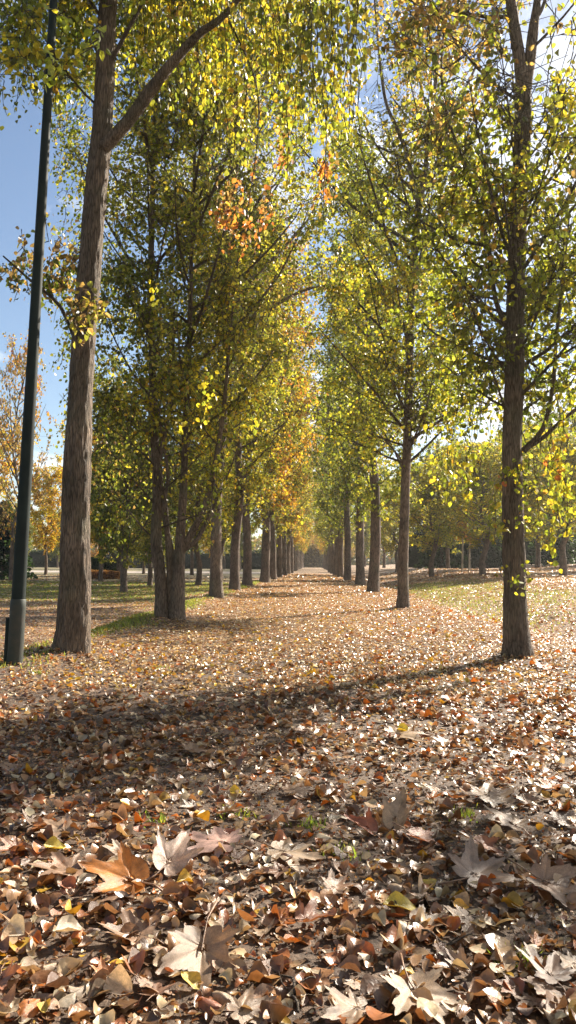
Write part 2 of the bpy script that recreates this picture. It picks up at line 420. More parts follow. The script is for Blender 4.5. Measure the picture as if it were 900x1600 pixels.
for i in range(270):
    y = rng.uniform(170, 870); x = rng.uniform(78, 175) if i % 3 else rng.uniform(140, 350); x += 18 * math.sin(y * .021)
    if math.hypot(x - 320, y - 720) < 34 or (y > 700 and x < 150): continue
    if 228 < x < 300 and y > 760: continue
    Y = rng.uniform(10.6, 12.6); en.append(at(x, y, Y)); st.append(at(x + rng.uniform(5, 45), y - rng.uniform(15, 75), Y + rng.normal() * .2))
n += hanging(s, st, en, rng, [('green', 4), ('olive', 3), ('brown', 1), ('lime', 1)], .060, .022, spread=.10)
s.build('crown', [M_TWIG, M_LEAF], tB); total += n
reroot(tB, fb)

# ---- near right tree
YR = 7.0
rng = np.random.RandomState(13)
tR = tag(empty('avenue_tree', (0, 0, 0)), 'nearest right-hand tree, forked high up, with leafy shoots climbing its trunk', 'tree', G_R)
SR = stemset(tR, YR, [
    ('trunk', [(809, 1024, 40), (805, 960, 39), (804, 900, 37), (800, 720, 34), (803, 600, 33), (806, 450, 31), (812, 300, 29), (817, 190, 29), (817, 140, 28), (812, 95, 20), (802, 30, 19), (794, -60, 17), (780, -400, 11), (770, -1000, 7), (775, -1500, 3)], (), .35),
    ('limb', [(818, 160, 22), (826, 110, 20), (833, 50, 18), (841, -10, 13), (858, -160, 11), (880, -500, 8), (900, -1100, 3)], (), 0),
    ('limb', [(838, 30, 7), (850, 5, 6), (866, -60, 5), (900, -150, 3)], (), 0),
    ('limb', [(818, 704, 12), (836, 686, 9), (852, 660, 8), (864, 600, 7), (870, 520, 6), (880, 440, 4), (890, 330, 3)], (), 0),
    ('limb', [(820, 702, 8), (846, 686, 7), (880, 655, 6), (925, 620, 5), (990, 560, 3)], (), 0),
    ('limb', [(797, 520, 10), (775, 470, 8), (762, 380, 7), (735, 280, 6), (705, 200, 5), (690, 120, 4), (695, 30, 3)], (), 0)], 40, 32, .045)
s = Soup()
wR = windows([(778, -50, 860, 225, .8, 7.4), (775, 560, 835, 1000, .75, 7.2), (840, -50, 960, 110, .75, 99)], rng)
n = crown(s, SR[0], .08, 2.0, 4.9, 1.3, 34, rng, [('green', 1), ('olive', 2), ('lime', 6), ('yellow', 1)], .058, 8, 7, 5, rise=.7, tw_len=.35, keep=wR)
n += crown(s, SR[0], .06, 5.2, 12.5, 1.9, 22, rng, [('olive', 3), ('lime', 2), ('brown', 2)], .07, 9, 7, 5, keep=wR)
st, en = [], []
for i in range(70):
    x = rng.uniform(835, 960) if i % 5 < 3 else rng.uniform(690, 785); yb = rng.uniform(600, 830) if x > 800 else rng.uniform(560, 790); Y = rng.uniform(6.6, 9.5)
    en.append(at(x, yb, Y)); st.append(at(x + rng.uniform(-30, 30), yb - rng.uniform(50, 130), Y + rng.normal() * .15))
n += hanging(s, st, en, rng, [('lime', 5), ('yellow', 2), ('olive', 2), ('green', 1)], .055, .035, spread=.06)
n += crown(s, SR[3], .03, 2.3, 4.0, .8, 8, rng, [('olive', 2), ('lime', 2)], .062, 8, 6, 5)
n += crown(s, SR[5], .03, 3.2, 6.2, .8, 9, rng, [('olive', 2), ('brown', 2), ('gold', 1)], .06, 6, 6, 5, keep=wR)
st, en = [], []
for i in range(16):      # shoots climbing the bark
    y = rng.uniform(720, 905); x = rng.choice([795, 812, 822]) + rng.normal() * 5
    st.append(at(x, y, YR - .24)); en.append(at(x + rng.uniform(-10, 14), y - rng.uniform(-25, 30), YR - .3))
n += hanging(s, st, en, rng, [('lime', 3), ('yellow', 1)], .05, .035, spread=.02)
st = [at(880, 640, 6.7), at(862, 690, 6.8), at(872, 700, 6.7), at(790, 730, 6.8), at(700, 640, 7.2), at(735, 700, 7)]
en = [at(868, 888, 6.6), at(872, 800, 6.6), at(884, 840, 6.6), at(772, 850, 6.7), at(700, 760, 7.0), at(722, 780, 6.9)]
n += hanging(s, st, en, rng, [('lime', 3), ('yellow', 4), ('orange', .5)], .06, .017, spread=.035)
st, en = [], []
for i in range(9):
    x = rng.uniform(850, 930); yb = rng.uniform(60, 330); st.append(at(x + 15, yb - rng.uniform(60, 160), 5.2)); en.append(at(x, yb, rng.uniform(4.6, 5.6)))
n += hanging(s, st, en, rng, [('olive', 3), ('lime', 1), ('brown', 1)], .06, .06, spread=.03)
pp, qq = catmull([SR[3][20] * 1, Vector((2.75, 6.1, 3.0)), Vector((3.0, 4.9, 2.7)), Vector((2.95, 3.7, 2.0))], [.012, .010, .007, .004], .15); tube(s, pp, qq, 6, (.1, .07, .05), 0)  # out-of-view branch added to cast dappled shade on the right foreground
st = [pp[int(rng.uniform(.3, .99) * len(pp))] + Vector(rng.normal(size=3)) * .12 for i in range(60)]; en = [p + Vector((rng.normal() * .3, rng.normal() * .3, -rng.uniform(.1, .5))) for p in st]
n += hanging(s, st, en, rng, [('olive', 3), ('lime', 2)], .065, .03, spread=.06)
s.build('crown', [M_TWIG, M_LEAF], tR); total += n
reroot(tR, PA[0] if False else at(809, 1024, YR))

# ---- second right tree
YC = 14.4
rng = np.random.RandomState(14)
tC = tag(empty('avenue_tree', (0, 0, 0)), 'second tree of the right row, clean trunk below a bright lime green crown', 'tree', G_R)
SC = stemset(tC, YC, [
    ('trunk', [(630, 952, 21), (630, 880, 18), (633, 780, 16), (638, 640, 15), (642, 480, 13), (651, 350, 12), (656, 312, 12), (667, 250, 10), (673, 190, 8), (682, 110, 6), (690, -20, 5), (694, -250, 3)], (), .3),
    ('limb', [(653, 330, 9), (645, 290, 9), (636, 240, 8), (618, 195, 7), (602, 155, 6), (590, 60, 4), (580, -80, 2)], (), 0),
    ('limb', [(669, 240, 7), (690, 200, 6), (712, 165, 5), (745, 100, 4), (770, 20, 3)], (), 0)], 60, 20, .08)
s = Soup()
wC = windows([(585, 130, 715, 335, .72, 14.6), (615, 600, 655, 800, .6, 14.4), (560, 90, 610, 175, .7, 99)], rng)
n = crown(s, SC[0], .08, 3.4, 9.4, 2.0, 50, rng, [('lime', 8), ('olive', 2), ('green', .6), ('yellow', 2)], .070, 10, 9, 6, keep=wC, side=(PI, .3))
n += crown(s, SC[0], .08, 2.5, 3.9, 2.3, 16, rng, [('lime', 6), ('yellow', 2), ('olive', 1)], .068, 8, 8, 5, keep=windows([(612, 560, 655, 960, .85, 14.5)], rng), rise=.25)
n += crown(s, SC[0], .06, 9.0, 14.0, 1.8, 20, rng, [('olive', 2), ('gold', 5), ('brown', 1.5), ('yellow', 2)], .074, 9, 8, 5, keep=wC)
s.build('crown', [M_TWIG, M_LEAF], tC); total += n
reroot(tC, at(630, 952, YC))

# ---- third left tree
YD = 17.6
rng = np.random.RandomState(15)
tD = tag(empty('avenue_tree', (0, 0, 0)), 'third trunk of the left row, dark and thick, leaning right as it rises', 'tree', G_L)
SD = stemset(tD, YD, [
    ('trunk', [(338, 938, 24), (338, 880, 20), (338, 810, 19), (341, 740, 18), (348, 650, 17), (352, 540, 14), (356, 400, 12), (362, 220, 9), (366, 40, 5), (370, -120, 2)], (), .25),
    ('limb', [(352, 560, 8), (385, 520, 7), (430, 478, 6), (480, 452, 5), (520, 446, 3)], (), 0),
    ('limb', [(356, 470, 8), (400, 430, 7), (440, 390, 6), (480, 345, 4), (505, 300, 2)], (), 0)], 80, 18, .1)
s = Soup()
n = crown(s, SD[0], .08, 3.4, 13.5, 2.4, 56, rng, [('olive', 4), ('lime', 3), ('yellow', 3), ('green', 1)], .074, 11, 9, 6, side=(0, .25), keep=windows([(392, 235, 445, 335, .85, 99), (445, 340, 500, 430, .6, 99), (480, 90, 640, 190, .7, 99)], rng))
n += crown(s, SD[1], .03, 7.0, 7.6, .9, 6, rng, [('brown', 2), ('olive', 2)], .07, 6, 5, 5)
st, en = [], []
for i in range(50):
    x = rng.uniform(385, 500); yb = rng.uniform(150, 560); Y = rng.uniform(15, 19)
    if math.hypot(x - 430, (yb - 300) * .8) < 38 or math.hypot(x - 480, (yb - 395) * .8) < 30: continue
    en.append(at(x, yb, Y)); st.append(at(x - rng.uniform(10, 70), yb - rng.uniform(10, 70), Y))
n += hanging(s, st, en, rng, [('olive', 3), ('brown', 2), ('yellow', 1), ('lime', 2)], .07, .04, spread=.09)
s.build('crown', [M_TWIG, M_LEAF], tD); total += n
reroot(tD, at(338, 938, YD))

# ---- shared far-tree prototypes (local coordinates, 14 m high)
def far_tree(seed, mix, name='avenue_tree', h0=2.7, h1=15.0, Rm=2.6, r0=.2, nl=42, per=9, subs=9, tw=6, ls=.125, m_leaf=None):
    rng = np.random.RandomState(seed); root = empty(name, (0, 0, 0))
    P = [Vector((0, 0, 0))]; Q = [r0]
    for i in range(1, 9):
        P.append(Vector((rng.normal() * .05 * i, rng.normal() * .05 * i, h1 * i / 8))); Q.append(r0 * (1 - .88 * i / 8))
    _, pts = add_stem(root, 'trunk', P, Q, .3, 12, seed, .07, .3, M_BARKF)
    s = Soup(); crown(s, pts, .1, h0, h1, Rm, nl, rng, mix, ls, per, subs, tw, False, tw_len=.5, limb_r=.03)
    s.build('crown', [M_TWIG, m_leaf or M_FAR], root); return root

def copy_tree(o, loc, rz, sc):
    c = o.copy(); C.objects.link(c); c.location = loc; c.rotation_euler = (0, 0, rz); c.scale = sc if hasattr(sc, '__len__') else (sc,) * 3
    for ch in o.children:
        d = ch.copy(); C.objects.link(d); d.parent = c
    return c

used = set()
def place(proto, loc, rz, sc, label, group):
    if proto.name in used: o = copy_tree(proto, loc, rz, sc)
    else:
        used.add(proto.name); o = proto; o.location = loc; o.rotation_euler = (0, 0, rz); o.scale = sc if hasattr(sc, '__len__') else (sc,) * 3
    return tag(o, label, 'tree', group)

pr_green = far_tree(31, [('green', 5), ('olive', 2), ('lime', 1)])
pr_green2 = far_tree(36, [('green', 2), ('olive', 2), ('lime', 4)], h0=2.6)
pr_gold = far_tree(32, [('gold', 6), ('orange', 1.2), ('yellow', 2), ('olive', 1)])
pr_olive = far_tree(33, [('olive', 4), ('yellow', 2), ('lime', 2)], h0=2.6)
rng = np.random.RandomState(5)
ORD = ['first', 'second', 'third', 'fourth', 'fifth', 'sixth', 'seventh', 'eighth', 'ninth', 'tenth', 'eleventh', 'twelfth', 'thirteenth', 'fourteenth', 'fifteenth', 'sixteenth',
       'seventeenth', 'eighteenth', 'nineteenth', 'twentieth']
def put(px, py_or_Y, proto, sc, label, group, Yd=None):
    p = at(px, 880, Yd); z = float(H(p.x, p.y)); return place(proto, (p.x, p.y, z - .03), rng.uniform(0, 6.28), sc, label, group)
for i, (px, Y, pr, sr) in enumerate([(583, 23.4, pr_green2, .95), (563, 31.2, pr_green, 1.0), (543, 39.5, pr_green, 1.0), (532, 48, pr_green2, 1.0), (525, 57, pr_green, 1.0), (519.5, 66, pr_green, 1), (515.5, 75, pr_olive, 1)]):
    put(px, 0, pr, sr * rng.uniform(.93, 1.05), '%s tree of the right-hand avenue row counted from the camera' % ORD[i + 2], G_R, Y)
for i in range(11):
    Y = 84 + i * 8.5; place([pr_olive, pr_green, pr_gold][i % 3], (2.0, Y, float(H(2, Y))), rng.uniform(0, 6.28), rng.uniform(.85, 1.05), 'far tree near the distant end of the right-hand avenue row', G_R)
for i, (px, Y, pr, sr) in enumerate([(367, 22.2, pr_olive, .80), (387, 27, pr_olive, .82), (414, 33, pr_gold, 1.05), (427, 38.5, pr_olive, .9), (436, 45, pr_gold, 1.0), (444, 52, pr_gold, .95), (450, 59, pr_olive, 1), (455, 66, pr_gold, 1)]):
    put(px, 0, pr, sr * rng.uniform(.95, 1.05), '%s tree of the left-hand avenue row counted from the camera' % ORD[i + 3], G_L, Y)
for i in range(14):
    Y = 73 + i * 7.0; place([pr_gold, pr_olive, pr_green][i % 3], (-2.05, Y, float(H(-2.05, Y))), rng.uniform(0, 6.28), rng.uniform(.85, 1.05), 'far tree near the distant end of the left-hand avenue row', G_L)

for i, (x_, y_) in enumerate([(2.0, -3.6), (-2.3, -2.6), (2.0, -11.5), (-2.3, -10.5), (2.0, -19.5), (-2.3, -18.5), (-8.5, -6), (9, -9), (-9.5, -16), (10, -19), (-12, 1.5), (12, -1)]):  # unseen trees behind the camera, added to block open sky and deepen shade
    place([pr_olive, pr_green2, pr_gold][i % 3], (x_, y_, float(H(x_, y_))), rng.uniform(0, 6.28), rng.uniform(.9, 1.05), 'unseen tree added behind the viewpoint to block sky light', 'unseen trees added behind the viewpoint')

# ---- park trees beyond the rows
pk_gold = far_tree(41, [('gold', 5), ('yellow', 3)], 'park_tree', 2.4, 11, 3.3, .18, 38, 11, 9, 6, .17)
pk_orange = far_tree(42, [('gold', 3), ('orange', 2), ('brown', 2)], 'park_tree', 1.6, 10, 3.2, .18, 34, 8, 8, 6, .17)
pk_pale = far_tree(45, [('brown', 4), ('gold', 2), ('orange', 1)], 'park_tree', 1.6, 10, 3.0, .14, 34, 5, 7, 5, .15)
pk_green = far_tree(43, [('green', 5), ('olive', 3)], 'park_tree', 1.3, 10, 3.6, .2, 40, 12, 9, 6, .17)
pk_lime = far_tree(44, [('lime', 4), ('yellow', 3), ('olive', 1)], 'park_tree', 2.9, 11, 3.6, .2, 42, 12, 9, 6, .16)
def park(px, Y, pr, sc, label, group):
    p = at(px, 880, Y); return place(pr, (p.x, p.y, float(H(p.x, p.y)) - .05), rng.uniform(0, 6.28), sc, label, group)
GP = 'park trees beyond the lawn on the left'; GQ = 'park trees beyond the field on the right'
park(18, 46, pk_pale, (.9, .9, 1.35), 'tall pale orange tree behind the pole, against the sky', GP)
park(72, 60, pk_gold, .72, 'rounded golden tree behind the low hedge, right of the pole', GP)
park(-30, 52, pk_gold, .9, 'golden tree cut by the left edge of the photo', GP)
park(185, 50, pk_green, .80, 'dark green tree beyond the lawn, just right of the thick trunk', GP)
park(120, 78, pk_orange, .8, 'small brownish orange tree far behind the thick left trunk', GP)
park(225, 70, pk_gold, .8, 'golden tree far beyond the lawn, left of the stem clump', GP)
park(300, 64, pk_lime, .8, 'yellow green tree seen between the stem clump and the third trunk', GP)
for i, (px, Y, pr, sc) in enumerate([(30, 105, pk_green, .8), (-60, 95, pk_green, .8), (150, 100, pk_orange, .85), (255, 98, pk_green, .85), (330, 92, pk_gold, .85), (375, 110, pk_green, .9), (200, 115, pk_gold, .9), (90, 120, pk_green, .8), (350, 125, pk_lime, 1)]):
    park(px, Y, pr, sc, 'distant park tree standing far beyond the left lawn', 'distant trees on the left')
park(195, 31, pk_green, .78, 'dark olive tree low over the lawn between the thick trunk and the stem clump', GP)
park(310, 40, pk_lime, .8, 'yellow green tree on the lawn right of the stem clump', GP)
park(158, 46, pk_gold, .8, 'golden tree on the lawn just right of the thick left trunk', GP)
park(235, 40, pk_green, .72, 'dark green tree directly behind the stem clump', GP)
park(345, 52, pk_lime, .8, 'yellow green tree behind the third trunk of the left row', GP)
for (px, Y, pr, sc, lb) in [
 (800, 45, pk_lime, (1.0, 1.0, .65), 'yellow green tree directly behind the nearest right-hand trunk'),(675, 42, pk_lime, (.8, .8, .52), 'yellow green tree right of the second right-hand trunk'), (755, 38, pk_lime, (.85, .85, .52), 'bright yellow green tree left of the nearest right-hand trunk'),
        (880, 38, pk_lime, (.95, .95, .58), 'yellow green tree behind the hanging twigs at the right edge'), (700, 62, pk_green, .9, 'dark green tree in the shaded wood right of the avenue'),
        (840, 58, pk_green, 1.0, 'dark tree behind the nearest right-hand trunk'), (620, 58, pk_lime, (.7, .7, .5), 'yellow green tree between the second and third right-hand trunks'),
        (950, 50, pk_green, 1.0, 'dark tree just past the right edge of the photo')]:
    park(px, Y, pr, sc, lb, GQ)
for i, (px, Y) in enumerate([(655, 85), (700, 92), (740, 80), (790, 90), (850, 84), (900, 92), (960, 80), (600, 100), (570, 115), (770, 72), (1010, 66)]):
    park(px, Y, [pk_green, pk_gold, pk_green, pk_lime][i % 4], rng.uniform(.9, 1.15), 'distant tree standing in the wood beyond the right field', 'distant trees on the right')

for i, (x_, y_) in enumerate([(-4.5, 176), (-1.2, 180), (2.2, 178), (5.5, 183), (.5, 190), (-8, 185), (9, 190)]):
    place([pk_gold, pk_orange, pk_lime][i % 3], (x_, y_, 0), rng.uniform(0, 6), .8, 'far tree closing the distant end of the avenue', 'trees closing the end of the avenue')

# young slender trees with stakes
def young(px, Y, label, mix, seed, h=4.2):
    p = at(px, 880, Y); z = float(H(p.x, p.y)); rg = np.random.RandomState(seed)
    root = tag(empty('young_tree', (p.x, p.y, z)), label, 'tree', 'young trees on the right field')
    _, pts = add_stem(root, 'trunk', [Vector((0, 0, 0)), Vector((.03, 0, h * .4)), Vector((0, .02, h * .75)), Vector((.03, 0, h))], [.055, .045, .03, .012], .3, 8, seed, .04, 0, M_PALE)
    s = Soup(); crown(s, pts, .04, h * .42, h, .8, 14, rg, mix, .11, 8, 5, 4, False, tw_len=.35, limb_r=.012); s.build('crown', [M_TWIG, M_FAR], root)
M_PALE = bark_mat('pale_bark', (.25, .21, .16), (.5, .44, .36), .6)
young(722, 44, 'slender young tree with a pale stem and thin orange crown', [('orange', 2), ('gold', 2)], 51)
young(733, 47, 'slender young green tree beside the thin orange one', [('olive', 2), ('lime', 2)], 52)
young(101, 55, 'slender young tree standing in front of the clipped hedge', [('gold', 2), ('olive', 2)], 53, 3.4)

# conifers, hedges, flower bed
def conifer(px, Y, h, r, label, seed):
    p = at(px, 880, Y); rg = np.random.RandomState(seed); root = tag(empty('conifer_tree', (p.x, p.y, float(H(p.x, p.y)) - .05)), label, 'tree', 'dark conifers')
    add_stem(root, 'trunk', [Vector((0, 0, 0)), Vector((0, 0, h * .5)), Vector((0, 0, h * .95))], [.16, .1, .02], .4, 8, seed, .05, 0, M_BARKF)
    s = Soup(); m = 9000; t = rg.uniform(0, 1, m) ** .8; az = rg.uniform(0, 6.28, m); k = np.floor(t * 16) / 16
    rr = r * (1 - t) ** .8 * (.75 + .35 * np.sin(az * 5 + k * 30)) * np.sqrt(rg.uniform(.25, 1, m))
    pos = np.stack([rr * np.cos(az), rr * np.sin(az), .3 + t * (h - .3) - .15 * rr], 1)
    d = np.stack([np.cos(az), np.sin(az), np.full(m, -.35)], 1) + rg.normal(size=(m, 3)) * .4
    c = np.array((.022, .042, .018)) * rg.uniform(.6, 1.6, m)[:, None]
    add_leaves(s, pos, d, rg.uniform(.15, .32, m), c, False, 0, rg); s.build('crown', [M_FAR], root)
conifer(5, 48, 5.0, 2.0, 'dark conifer low behind the pole at the left edge', 61)
conifer(690, 66, 7.0, 2.2, 'dark conifer in the wood right of the second right-hand trunk', 62)
conifer(760, 70, 6.5, 2.4, 'dark conifer in the wood left of the nearest right-hand trunk', 63)
conifer(868, 64, 6.5, 2.4, 'dark conifer in the wood near the right edge', 64)

def hedge(a, b, w, h, label, n, base, seed, name='hedge', ls=.12, seg=40):
    rg = np.random.RandomState(seed); a = Vector(a); b = Vector(b); L = (b - a).length; d = (b - a).normalized(); nr = Vector((-d.y, d.x, 0))
    root = tag(empty(name, ((a + b) / 2)), label, 'hedge'); s = Soup()
    # inner branch-wood body, lumpy
    rings = []
    for i in range(seg + 1):
        p = a.lerp(b, i / seg); z = float(H(p.x, p.y))
        for (u, v) in ((-.38, .02), (-.42, .55), (-.3, .88), (.3, .88), (.42, .55), (.38, .02)):
            k = 1 + .12 * noise.noise(Vector((i * .7, u * 3, v * 3 + seed)))
            rings.append(tuple(p + nr * u * w * k + Vector((0, 0, z - p.z + v * h * k)) - root.location))
    i = np.arange(seg)[:, None]; k = np.arange(6)[None]; k2 = (k + 1) % 6
    s.add(rings, np.stack([i * 6 + k, i * 6 + k2, (i + 1) * 6 + k2, (i + 1) * 6 + k], -1).reshape(-1, 4), np.array(base) * .6, 0, True)
    t = rg.uniform(0, 1, n); pz = np.array([tuple(a.lerp(b, q)) for q in t]); side = rg.uniform(-.5, .5, n); zz_ = rg.uniform(.02, 1, n)
    face = rg.uniform(0, 1, n); side = np.where(face < .6, np.sign(side) * (.45 + rg.normal(size=n) * .04), side); zz_ = np.where(face >= .6, .95 + rg.normal(size=n) * .05, zz_)
    pos = pz.copy(); pos[:, 0] += nr.x * side * w; pos[:, 1] += nr.y * side * w; pos[:, 2] = H(pos[:, 0], pos[:, 1]) + zz_ * h * (1 + .08 * np.sin(t * L * 1.1))
    pos -= np.array(root.location)
    add_leaves(s, pos, rg.normal(size=(n, 3)) + (0, 0, .3), rg.uniform(.6, 1.3, n) * ls, np.array(base) * rg.uniform(.5, 1.7, n)[:, None], False, 0, rg)
    o = s.build(name + '_foliage', [M_FAR], root)
    o.parent = None; o.location = root.location; nm = root.name; lb = dict(root.items()); bpy.data.objects.remove(root); o.name = nm
    for k_, v_ in lb.items(): o[k_] = v_
    return o
def gp(px, Y):
    p = at(px, 880, Y); return (p.x, p.y, 0)
hedge(gp(100, 57), gp(192, 57), 1.6, 1.25, 'low clipped dark green hedge behind the lawn beside the thick left trunk', 9000, (.030, .05, .02), 71, ls=.10)
hedge(gp(100, 50), gp(190, 50), .9, .5, 'low bed of dry orange brown shrubs in front of the clipped hedge', 4000, (.30, .15, .06), 72, name='shrub_bed', ls=.10)
hedge((9, 74, 0), (62, 62, 0), 3.0, 3.6, 'long tall dark hedge closing off the field on the right', 26000, (.028, .045, .022), 73, ls=.20)
hedge((-95, 118, 0), (-6, 128, 0), 3.0, 3.0, 'long dark hedge closing off the lawn far on the left', 14000, (.03, .045, .02), 74, ls=.22)

hedge((-7, 160, 0), (7, 157, 0), 4.0, 4.2, 'tangle of tan brush closing the far end of the avenue', 9000, (.24, .18, .09), 75, name='brush_thicket', ls=.35)

# far-off wood closing the view
rg = np.random.RandomState(81); s = Soup(); m = 85000
x = rg.uniform(-190, 190, m); top = 9 + 2.5 * np.sin(x * .13) + 1.5 * np.sin(x * .41 + 1) + rg.normal(size=m) * .6
z = top * rg.uniform(0, 1, m) ** 1.3; y = 205 + rg.uniform(-7, 7, m) + .0 * x
kc = tint(np.stack([x * .25, y * .2, z * .3], 1), [('olive', 3), ('gold', 2), ('brown', 3), ('green', 3)], rg) * .8
add_leaves(s, np.stack([x, y, z + H(x, y)], 1), rg.normal(size=(m, 3)), rg.uniform(.5, 1.2, m), kc, False, 0, rg)
tag(s.build('far_wood', [M_FAR]), 'far-off mass of autumn woodland closing the end of the avenue', 'woodland', kind='stuff')

# ------------------------------------------------------------------ lamp post
M_MET, nt, out = mat('dark_green_paint'); L = nt.links.new
tc = N(nt, 'ShaderNodeTexCoord'); ns = N(nt, 'ShaderNodeTexNoise', Scale=7.0, Detail=5.0); L(tc.outputs['Object'], ns.inputs['Vector'])
cr = N(nt, 'ShaderNodeValToRGB'); cr.color_ramp.elements[0].position = .35; cr.color_ramp.elements[1].position = .7
cr.color_ramp.elements[0].color = (.006, .012, .011, 1); cr.color_ramp.elements[1].color = (.012, .022, .019, 1); L(ns.outputs['Fac'], cr.inputs['Fac'])
pr = N(nt, 'ShaderNodeBsdfPrincipled', Roughness=.7); pr.inputs['Specular IOR Level'].default_value = .25; L(cr.outputs[0], pr.inputs['Base Color']); L(pr.outputs[0], out.inputs[0])
M_SLV, nt, out = mat('weathered_sleeve_paint'); L = nt.links.new
tc = N(nt, 'ShaderNodeTexCoord'); ns = N(nt, 'ShaderNodeTexNoise', Scale=14.0, Detail=6.0, Roughness=.7); L(tc.outputs['Object'], ns.inputs['Vector'])
cr = N(nt, 'ShaderNodeValToRGB'); cr.color_ramp.elements[0].position = .4; cr.color_ramp.elements[1].position = .65
cr.color_ramp.elements[0].color = (.018, .026, .020, 1); cr.color_ramp.elements[1].color = (.042, .038, .028, 1); L(ns.outputs['Fac'], cr.inputs['Fac'])
pr = N(nt, 'ShaderNodeBsdfPrincipled', Roughness=.65); L(cr.outputs[0], pr.inputs['Base Color']); L(pr.outputs[0], out.inputs[0])
YP = 5.9
b0 = at(22, 1050, YP); b1 = at(85, -20, YP + .02)
dr = (b1 - b0) / (b1.z - b0.z)
lp = tag(empty('lamp_post', b0), 'tall dark green metal pole leaning slightly at the left edge, with greyish foot sleeve', 'lamp post')
def onp(h): return dr * h
s = Soup(); hs = [-.15, .1, .6, 1.5, 3, 5.2, 7.4]; tube(s, [onp(h) for h in hs], [.055, .055, .053, .049, .042, .032, .026], 24, (1, 1, 1)); s.build('pole', [M_MET], lp)
s = Soup(); tube(s, [onp(h) for h in (-.1, .02, .5, .56, .565)], [.062, .061, .060, .059, .055], 24, (1, 1, 1), cap=False); s.build('base_sleeve', [M_SLV], lp)
s = Soup(); q = onp(.47) + Vector((-.05, -.055, -.3))
for (z0, z1, rr) in ((-.02, 0, .1),): pass
tube(s, [onp(-.06), onp(.015), onp(.03)], [.12, .12, .066], 20, (1, 1, 1), cap=False); s.build('base_plate', [M_MET], lp)
s = Soup(); tube(s, [onp(.04), onp(.42)], [.02, .02], 6, (1, 1, 1));
for i_, v_ in enumerate(s.v): v_ += np.array((-.066, -.012, 0), np.float32)
s.build('cable_conduit', [M_MET], lp)
s = Soup(); tube(s, [onp(7.4), onp(7.45) + Vector((.3, -.1, .25)), onp(7.45) + Vector((.9, -.3, .35))], [.028, .025, .022], 10, (1, 1, 1)); s.build('arm', [M_MET], lp)
s = Soup(); c0 = onp(7.45) + Vector((.85, -.28, .35)); c1 = c0 + Vector((.62, -.2, .04))
tube(s, [c0, c0.lerp(c1, .15), c0.lerp(c1, .5), c0.lerp(c1, .9), c1], [.03, .09, .13, .1, .03], 14, (1, 1, 1)); s.build('lamp_head', [M_MET], lp)

# ------------------------------------------------------------------ ground
def ground_mat():
    m, nt, out = mat('leaf_litter_ground'); L = nt.links.new
    geo = N(nt, 'ShaderNodeNewGeometry')
    at_ = N(nt, 'ShaderNodeAttribute', attribute_name='tint')     # R = grass cover
    sp = N(nt, 'ShaderNodeSeparateColor'); L(at_.outputs['Color'], sp.inputs[0])
    v = N(nt, 'ShaderNodeTexVoronoi', Scale=14.0, Randomness=1.0); L(geo.outputs['Position'], v.inputs['Vector'])
    sv = N(nt, 'ShaderNodeSeparateColor'); L(v.outputs['Color'], sv.inputs[0])
    cr = N(nt, 'ShaderNodeValToRGB'); e = cr.color_ramp.elements; e[0].position = 0; e[0].color = (.045, .028, .018, 1); e[1].position = 1; e[1].color = (.50, .38, .26, 1)
    for p_, c_ in ((.3, (.10, .06, .035, 1)), (.55, (.34, .22, .14, 1)), (.72, (.46, .34, .23, 1)), (.86, (.34, .13, .04, 1)), (.93, (.45, .30, .06, 1))):
        q = e.new(p_); q.color = c_
    L(sv.outputs[0], cr.inputs['Fac'])
    n1 = N(nt, 'ShaderNodeTexNoise', Scale=60.0, Detail=5.0, Roughness=.7); L(geo.outputs['Position'], n1.inputs['Vector'])
    soil = N(nt, 'ShaderNodeValToRGB'); soil.color_ramp.elements[0].position = .35; soil.color_ramp.elements[1].position = .7
    soil.color_ramp.elements[0].color = (.030, .018, .011, 1); soil.color_ramp.elements[1].color = (.17, .11, .07, 1); L(n1.outputs['Fac'], soil.inputs['Fac'])
    # blue = nearness (bare soil under modelled leaves)
    mx = N(nt, 'ShaderNodeMixRGB'); L(sp.outputs[2], mx.inputs[0]); L(cr.outputs[0], mx.inputs[1]); L(soil.outputs[0], mx.inputs[2])
    gn = N(nt, 'ShaderNodeTexNoise', Scale=9.0, Detail=6.0, Roughness=.7); L(geo.outputs['Position'], gn.inputs['Vector'])
    gr = N(nt, 'ShaderNodeValToRGB'); gr.color_ramp.elements[0].position = .3; gr.color_ramp.elements[1].position = .75
    gr.color_ramp.elements[0].color = (.05, .065, .018, 1); gr.color_ramp.elements[1].color = (.17, .18, .055, 1); L(gn.outputs['Fac'], gr.inputs['Fac'])
    # grass factor broken by noise
    n2 = N(nt, 'ShaderNodeTexNoise', Scale=2.2, Detail=6.0, Roughness=.75); L(geo.outputs['Position'], n2.inputs['Vector'])
    ad = N(nt, 'ShaderNodeMath', operation='ADD'); L(sp.outputs[0], ad.inputs[0]); L(n2.outputs['Fac'], ad.inputs[1])
    mr = N(nt, 'ShaderNodeMapRange'); mr.inputs['From Min'].default_value = .92; mr.inputs['From Max'].default_value = 1.12; L(ad.outputs[0], mr.inputs['Value'])
    m2 = N(nt, 'ShaderNodeMixRGB'); L(mr.outputs[0], m2.inputs[0]); L(mx.outputs[0], m2.inputs[1]); L(gr.outputs[0], m2.inputs[2])
    pr = N(nt, 'ShaderNodeBsdfPrincipled', Roughness=.8); L(m2.outputs[0], pr.inputs['Base Color'])
    b1 = N(nt, 'ShaderNodeBump', Strength=.8, Distance=.05); L(sv.outputs[1], b1.inputs['Height'])
    b2 = N(nt, 'ShaderNodeBump', Strength=.7, Distance=.015); L(n1.outputs['Fac'], b2.inputs['Height']); L(b1.outputs[0], b2.inputs['Normal'])
    L(b2.outputs[0], pr.inputs['Normal']); L(pr.outputs[0], out.inputs[0]); return m

